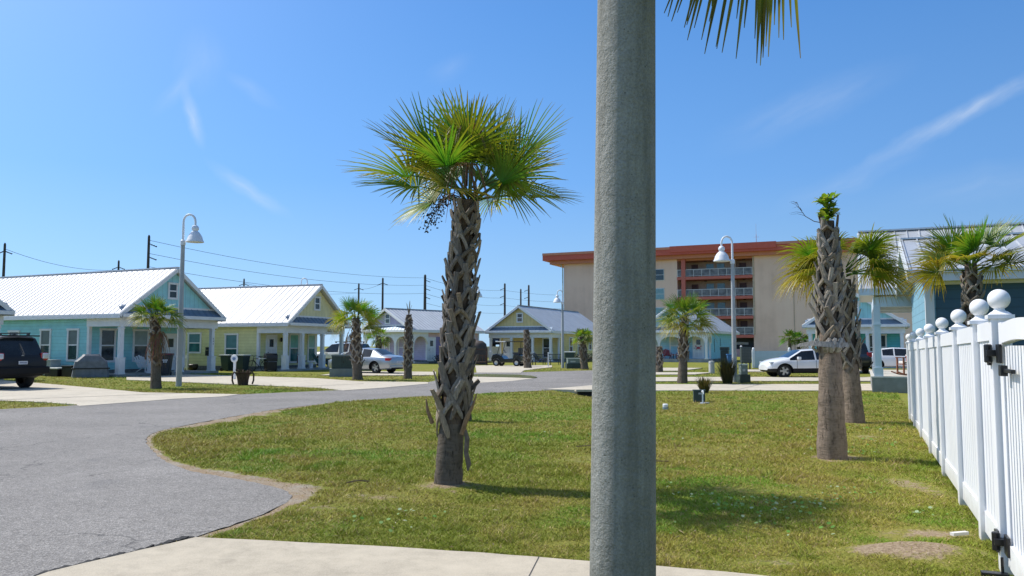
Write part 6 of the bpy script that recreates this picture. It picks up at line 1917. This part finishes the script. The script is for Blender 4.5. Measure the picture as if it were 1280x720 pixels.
def cabinet(loc, rz, w, d, h, label, name='utility_cabinet', mat=None, base=True):
    r = empty(name, loc + (0,), rz, label, 'utility box')
    m = MB(); m.box(-w / 2, w / 2, -d / 2, d / 2, .0 if not base else .36, h - .04); m.build('cabinet', mat or GREYGRN, r, bevel=.015)
    m = MB(); m.prism([(-d / 2 - .02, h - .04), (d / 2 + .02, h - .04), (d / 2 - .04, h + .02), (-d / 2 + .04, h + .02)], -w / 2 - .02, w / 2 + .02, 'x'); m.build('lid', mat or GREYGRN, r)
    if base:
        m = MB(); m.box(-w / 2 - .08, w / 2 + .08, -d / 2 - .08, d / 2 + .08, -.05, .355); m.build('base', GREENBOX, r)
    m = MB(); m.box(-w * .3, w * .1, -d / 2 - .012, -d / 2 - .002, h * .62, h * .75); m.build('label_plate', paint('plate_grey', (.55, .57, .55), .5), r)
    return r
cabinet((9.98, 34.7), R(5), .30, .3, .80, 'grey green utility pedestal behind the spiky grass')
cabinet((4.30, 56.2), R(8), .9, .5, .72, 'grey utility box on a base right of the far lamp')
def lawn_box():
    r = empty('irrigation_box', (5.33, 22.95, 0), R(-8), 'dark green utility box on the lawn with tap in front', 'utility box')
    m = MB(); m.box(-.16, .16, -.12, .12, -.03, .31); m.build('cabinet', GREENBOX, r, bevel=.01)
    m = MB(); m.box(-.175, .175, -.135, .135, .312, .345); m.build('lid', GREENBOX, r, bevel=.008)
    m = MB(); m.box(-.03, .13, -.128, -.1215, .22, .27); m.build('label_plate', GREYMETAL, r)
    t = empty('water_tap', (5.28, 22.3, 0), 0, 'pale standpipe tap in front of the green lawn box', 'tap')
    m = MB(); m.tube([(0, 0, -.05), (0, 0, .30)], .02, 8); m.build('pipe', paint('pale_blue_pipe', (.45, .55, .62), .4), t)
    m = MB(); m.sphere((0, 0, .33), .038, 10, 7); m.tube([(0, 0, .33), (0, -.09, .31), (0, -.10, .27)], .014, 6); m.build('valve', WHITE, t)
    m = MB(); m.lathe([(.001, .02), (.13, .02), (.14, -.02)], 14, (.06, .02, .01)); m.build('ground_plate', GREYMETAL, t)
    c = empty('cleanout_cap', (3.87, 20.35, 0), 0, 'small white cleanout cap sticking up from the lawn', 'pipe cap')
    m = MB(); m.lathe([(.055, -.05), (.055, .06), (.068, .062), (.068, .12), (.05, .135), (.001, .137)], 18); m.build('cap', WHITE, c, smooth=40)
    m = MB(); m.lathe([(.069, .0), (.073, .0), (.073, .045), (.069, .045)], 18); m.build('pipe_collar', paint('blue_grey_pipe', (.25, .33, .38), .5), c)
lawn_box()
def bollard():
    r = empty('bollard', (11.6, 46.7, 0), 0, 'short grey concrete bollard near the pale blue porch', 'bollard')
    m = MB(); m.lathe([(.17, -.05), (.165, .55), (.155, .70), (.001, .72)], 18); m.build('post', paint('bollard_concrete', (.48, .49, .47), .85), r, smooth=40)
    m = MB(); m.lathe([(.175, .56), (.18, .58), (.175, .61)], 18); m.build('band', GREYMETAL, r)
bollard()
def mail_cluster():
    r = empty('mailbox_cluster', (15.9, 54.6, 0), R(-5), 'dark cluster mailbox on legs left of the pale boundary wall', 'mailbox')
    m = MB(); m.box(-.34, .34, -.25, .25, .42, 1.50); m.build('cabinet', paint('dark_olive_metal', (.055, .07, .065), .5), r, bevel=.02)
    m = MB()
    for i in range(3):
        for j in range(5): m.box(-.30 + i * .205, -.12 + i * .205, -.262, -.252, .5 + j * .19, .66 + j * .19)
    m.build('mailbox_doors', paint('olive_door', (.075, .09, .085), .45), r)
    for x in (-.26, .0, .26):
        m = MB(); m.cbox(x, 0, -.05, .09, .09, .468); m.build('leg', paint('dark_olive_metal', ()), r)
    m = MB(); m.lathe([(.001, 0), (.09, .03), (.001, .1)], 8, (-.3, 0, 1.51)); m.build('cap', WHITE, r)
    wheelie_bin((15.4, 56.3), R(-10), 'blue bin between the lamp post and dark mailboxes', paint('blue_bin', (.04, .16, .40), .5), paint('blue_bin', ()), .95)
    crate((15.35, 57.9), R(-20), .55, .8, 1.5, paint('black_fence', (.02, .035, .035), .6), 'storage_shed', 'narrow dark shed between pale blue cottage and lamp post', 'shed')
mail_cluster()
def brown_deck():
    BR = paint('brown_wood', (.09, .05, .035), .8, var=.2)
    r = empty('wooden_platform', (-2.75, 66.0, 0), R(-15), 'brown wooden railing platform right of the lawn palm trunk', 'platform')
    m = MB(); m.box(-1.2, .9, -.5, .5, .20, .28); m.build('deck', BR, r)
    m = MB()
    for z in (.75, 1.25): m.box(-1.2, .9, -.54, -.50, z, z + .10)
    for k in range(8): m.box(-1.1 + k * .26, -1.02 + k * .26, -.535, -.505, .29, .74)
    m.build('railing', BR, r)
    for x in (-1.15, .85):
        m = MB(); m.cbox(x, -.45, -.05, .1, .1, 1.45); m.build('post', BR, r)
    d = empty('covered_fire_pit', (-2.9, 68.5, 0), 0, 'domed brown cover rising behind the wooden platform', 'cover')
    m = MB(); m.lathe([(.8, 0), (.8, 1.3), (.7, 1.75), (.4, 2.0), (.001, 2.05)], 18); m.build('cover', paint('brown_cover', (.085, .065, .055), .8), d, smooth=50)
    m = MB(); m.lathe([(.81, .2), (.83, .22), (.83, .3), (.81, .32)], 18); m.build('hem', DARK, d)
brown_deck()
def patio_bench(loc, rz, label):
    r = empty('patio_bench', loc + (0,), rz, label, 'bench')
    DM = paint('dark_metal', (.03, .032, .034), .5)
    m = MB()
    for k in range(4): m.box(-.75, .75, -.25 + k * .13, -.15 + k * .13, .42, .45)
    m.build('seat', DM, r)
    m = MB()
    for k in range(12): m.box(-.72 + k * .13, -.69 + k * .13, .28, .30, .45, .85)
    m.box(-.75, .75, .275, .305, .85, .90); m.build('backrest', DM, r)
    for sx in (-.7, .7):
        for sy in (-.22, .26):
            m = MB(); m.cbox(sx, sy, 0, .05, .05, .42); m.build('leg', DM, r)
        m = MB(); m.box(sx - .03, sx + .03, -.28, .28, .62, .65); m.build('armrest', DM, r)
for i, (x, y, a) in enumerate([(.95, 65.6, -20), (2.4, 65.4, -30), (3.35, 67.6, -24)]):
    patio_bench((x, y), R(a), ['dark metal bench right behind the golf cart', 'dark metal bench right of the dead porch palm trunk', 'dark metal bench beside the straw yellow porch corner column'][i])
pst = empty('marker_stake', (2.75, 61.0, 0), 0, 'thin white stake left of the far lamp post', 'stake')
m = MB(); m.cbox(0, 0, -.05, .07, .07, 1.1); m.build('post', WHITE, pst)
m = MB(); m.cbox(0, 0, 1.051, .09, .09, .04); m.build('cap', WHITE, pst)
# rocking chair on the right-hand porch
def rocker():
    WD = paint('red_brown_wood', (.27, .10, .05), .6, var=.2)
    p = loc_of(RH, RX0 + 1.5, RY0 + 1.3)
    r = empty('rocking_chair', (p[0], p[1], .55), R(-23.6 - 70), 'red brown rocking chair with white cushion on the right porch', 'chair')
    for sg in (-1, 1):
        m = MB(); m.tube([(sg * .27, -.50, .14), (sg * .27, -.25, .05), (sg * .27, .05, .02), (sg * .27, .35, .06), (sg * .27, .6, .16)], .025, 6); m.build('rocker', WD, r)
        m = MB(); m.bar((sg * .27, -.28, .05), (sg * .27, -.28, .62), .05); m.build('leg', WD, r)
        m = MB(); m.bar((sg * .27, .22, .04), (sg * .27, .38, 1.02), .05); m.build('leg', WD, r)
        m = MB(); m.bar((sg * .28, -.33, .635), (sg * .28, .30, .62), .08, .03); m.build('armrest', WD, r)
    m = MB()
    for k in range(6): m.bar((-.24, -.28 + k * .1, .40 - k * .008), (.24, -.28 + k * .1, .40 - k * .008), .08, .02)
    m.build('seat', WD, r)
    m = MB()
    for k in range(6): m.bar((-.2 + k * .08, .26, .45), (-.2 + k * .08, .37, .98), .045, .02, (0, 1, 0))
    m.bar((-.27, .375, 1.0), (.27, .375, 1.0), .04, .1); m.build('backrest', WD, r)
    m = MB(); m.box(-.22, .22, -.26, .22, .42, .50); m.build('cushion', paint('white_cushion', (.75, .73, .68), .9), r, bevel=.03)
    c = empty('paper_cup', (p[0] - .05, p[1] - .05, 1.05), 0, 'red and white cup on the rocking chair cushion', 'cup')
    m = MB(); m.lathe([(.001, 0), (.05, 0), (.075, .20), (.06, .20)], 12); m.build('cup', REDC, c)
    m = MB(); m.lathe([(.078, .20), (.078, .23), (.001, .235)], 12); m.build('lid', WHITE, c)
rocker()
def low_plant():
    q = loc_of(RH, RX0 - .9, RY0 + 4.6)
    shrub(q, .45, .5, 220, 400, 'low leafy green plant left of the right porch', [(.06, .12, .03), (.10, .14, .04)])
low_plant()
# culverts
def culvert(loc, rz, w, label):
    r = empty('culvert', (loc[0], loc[1], 0), rz, label, 'drain')
    m = MB(); m.box(-w / 2, w / 2, -.07, .6, -.40, -.02); m.build('opening', paint('culvert_dark', (.012, .011, .010), .95), r)
    m = MB(); m.box(-w / 2 - .1, w / 2 + .1, -.10, .55, -.018, .056); m.build('headwall', CONC_FAR, r)
culvert((3.1, 28.46), R(3), 1.5, 'dark culvert mouth under the path edge left of the foreground post')
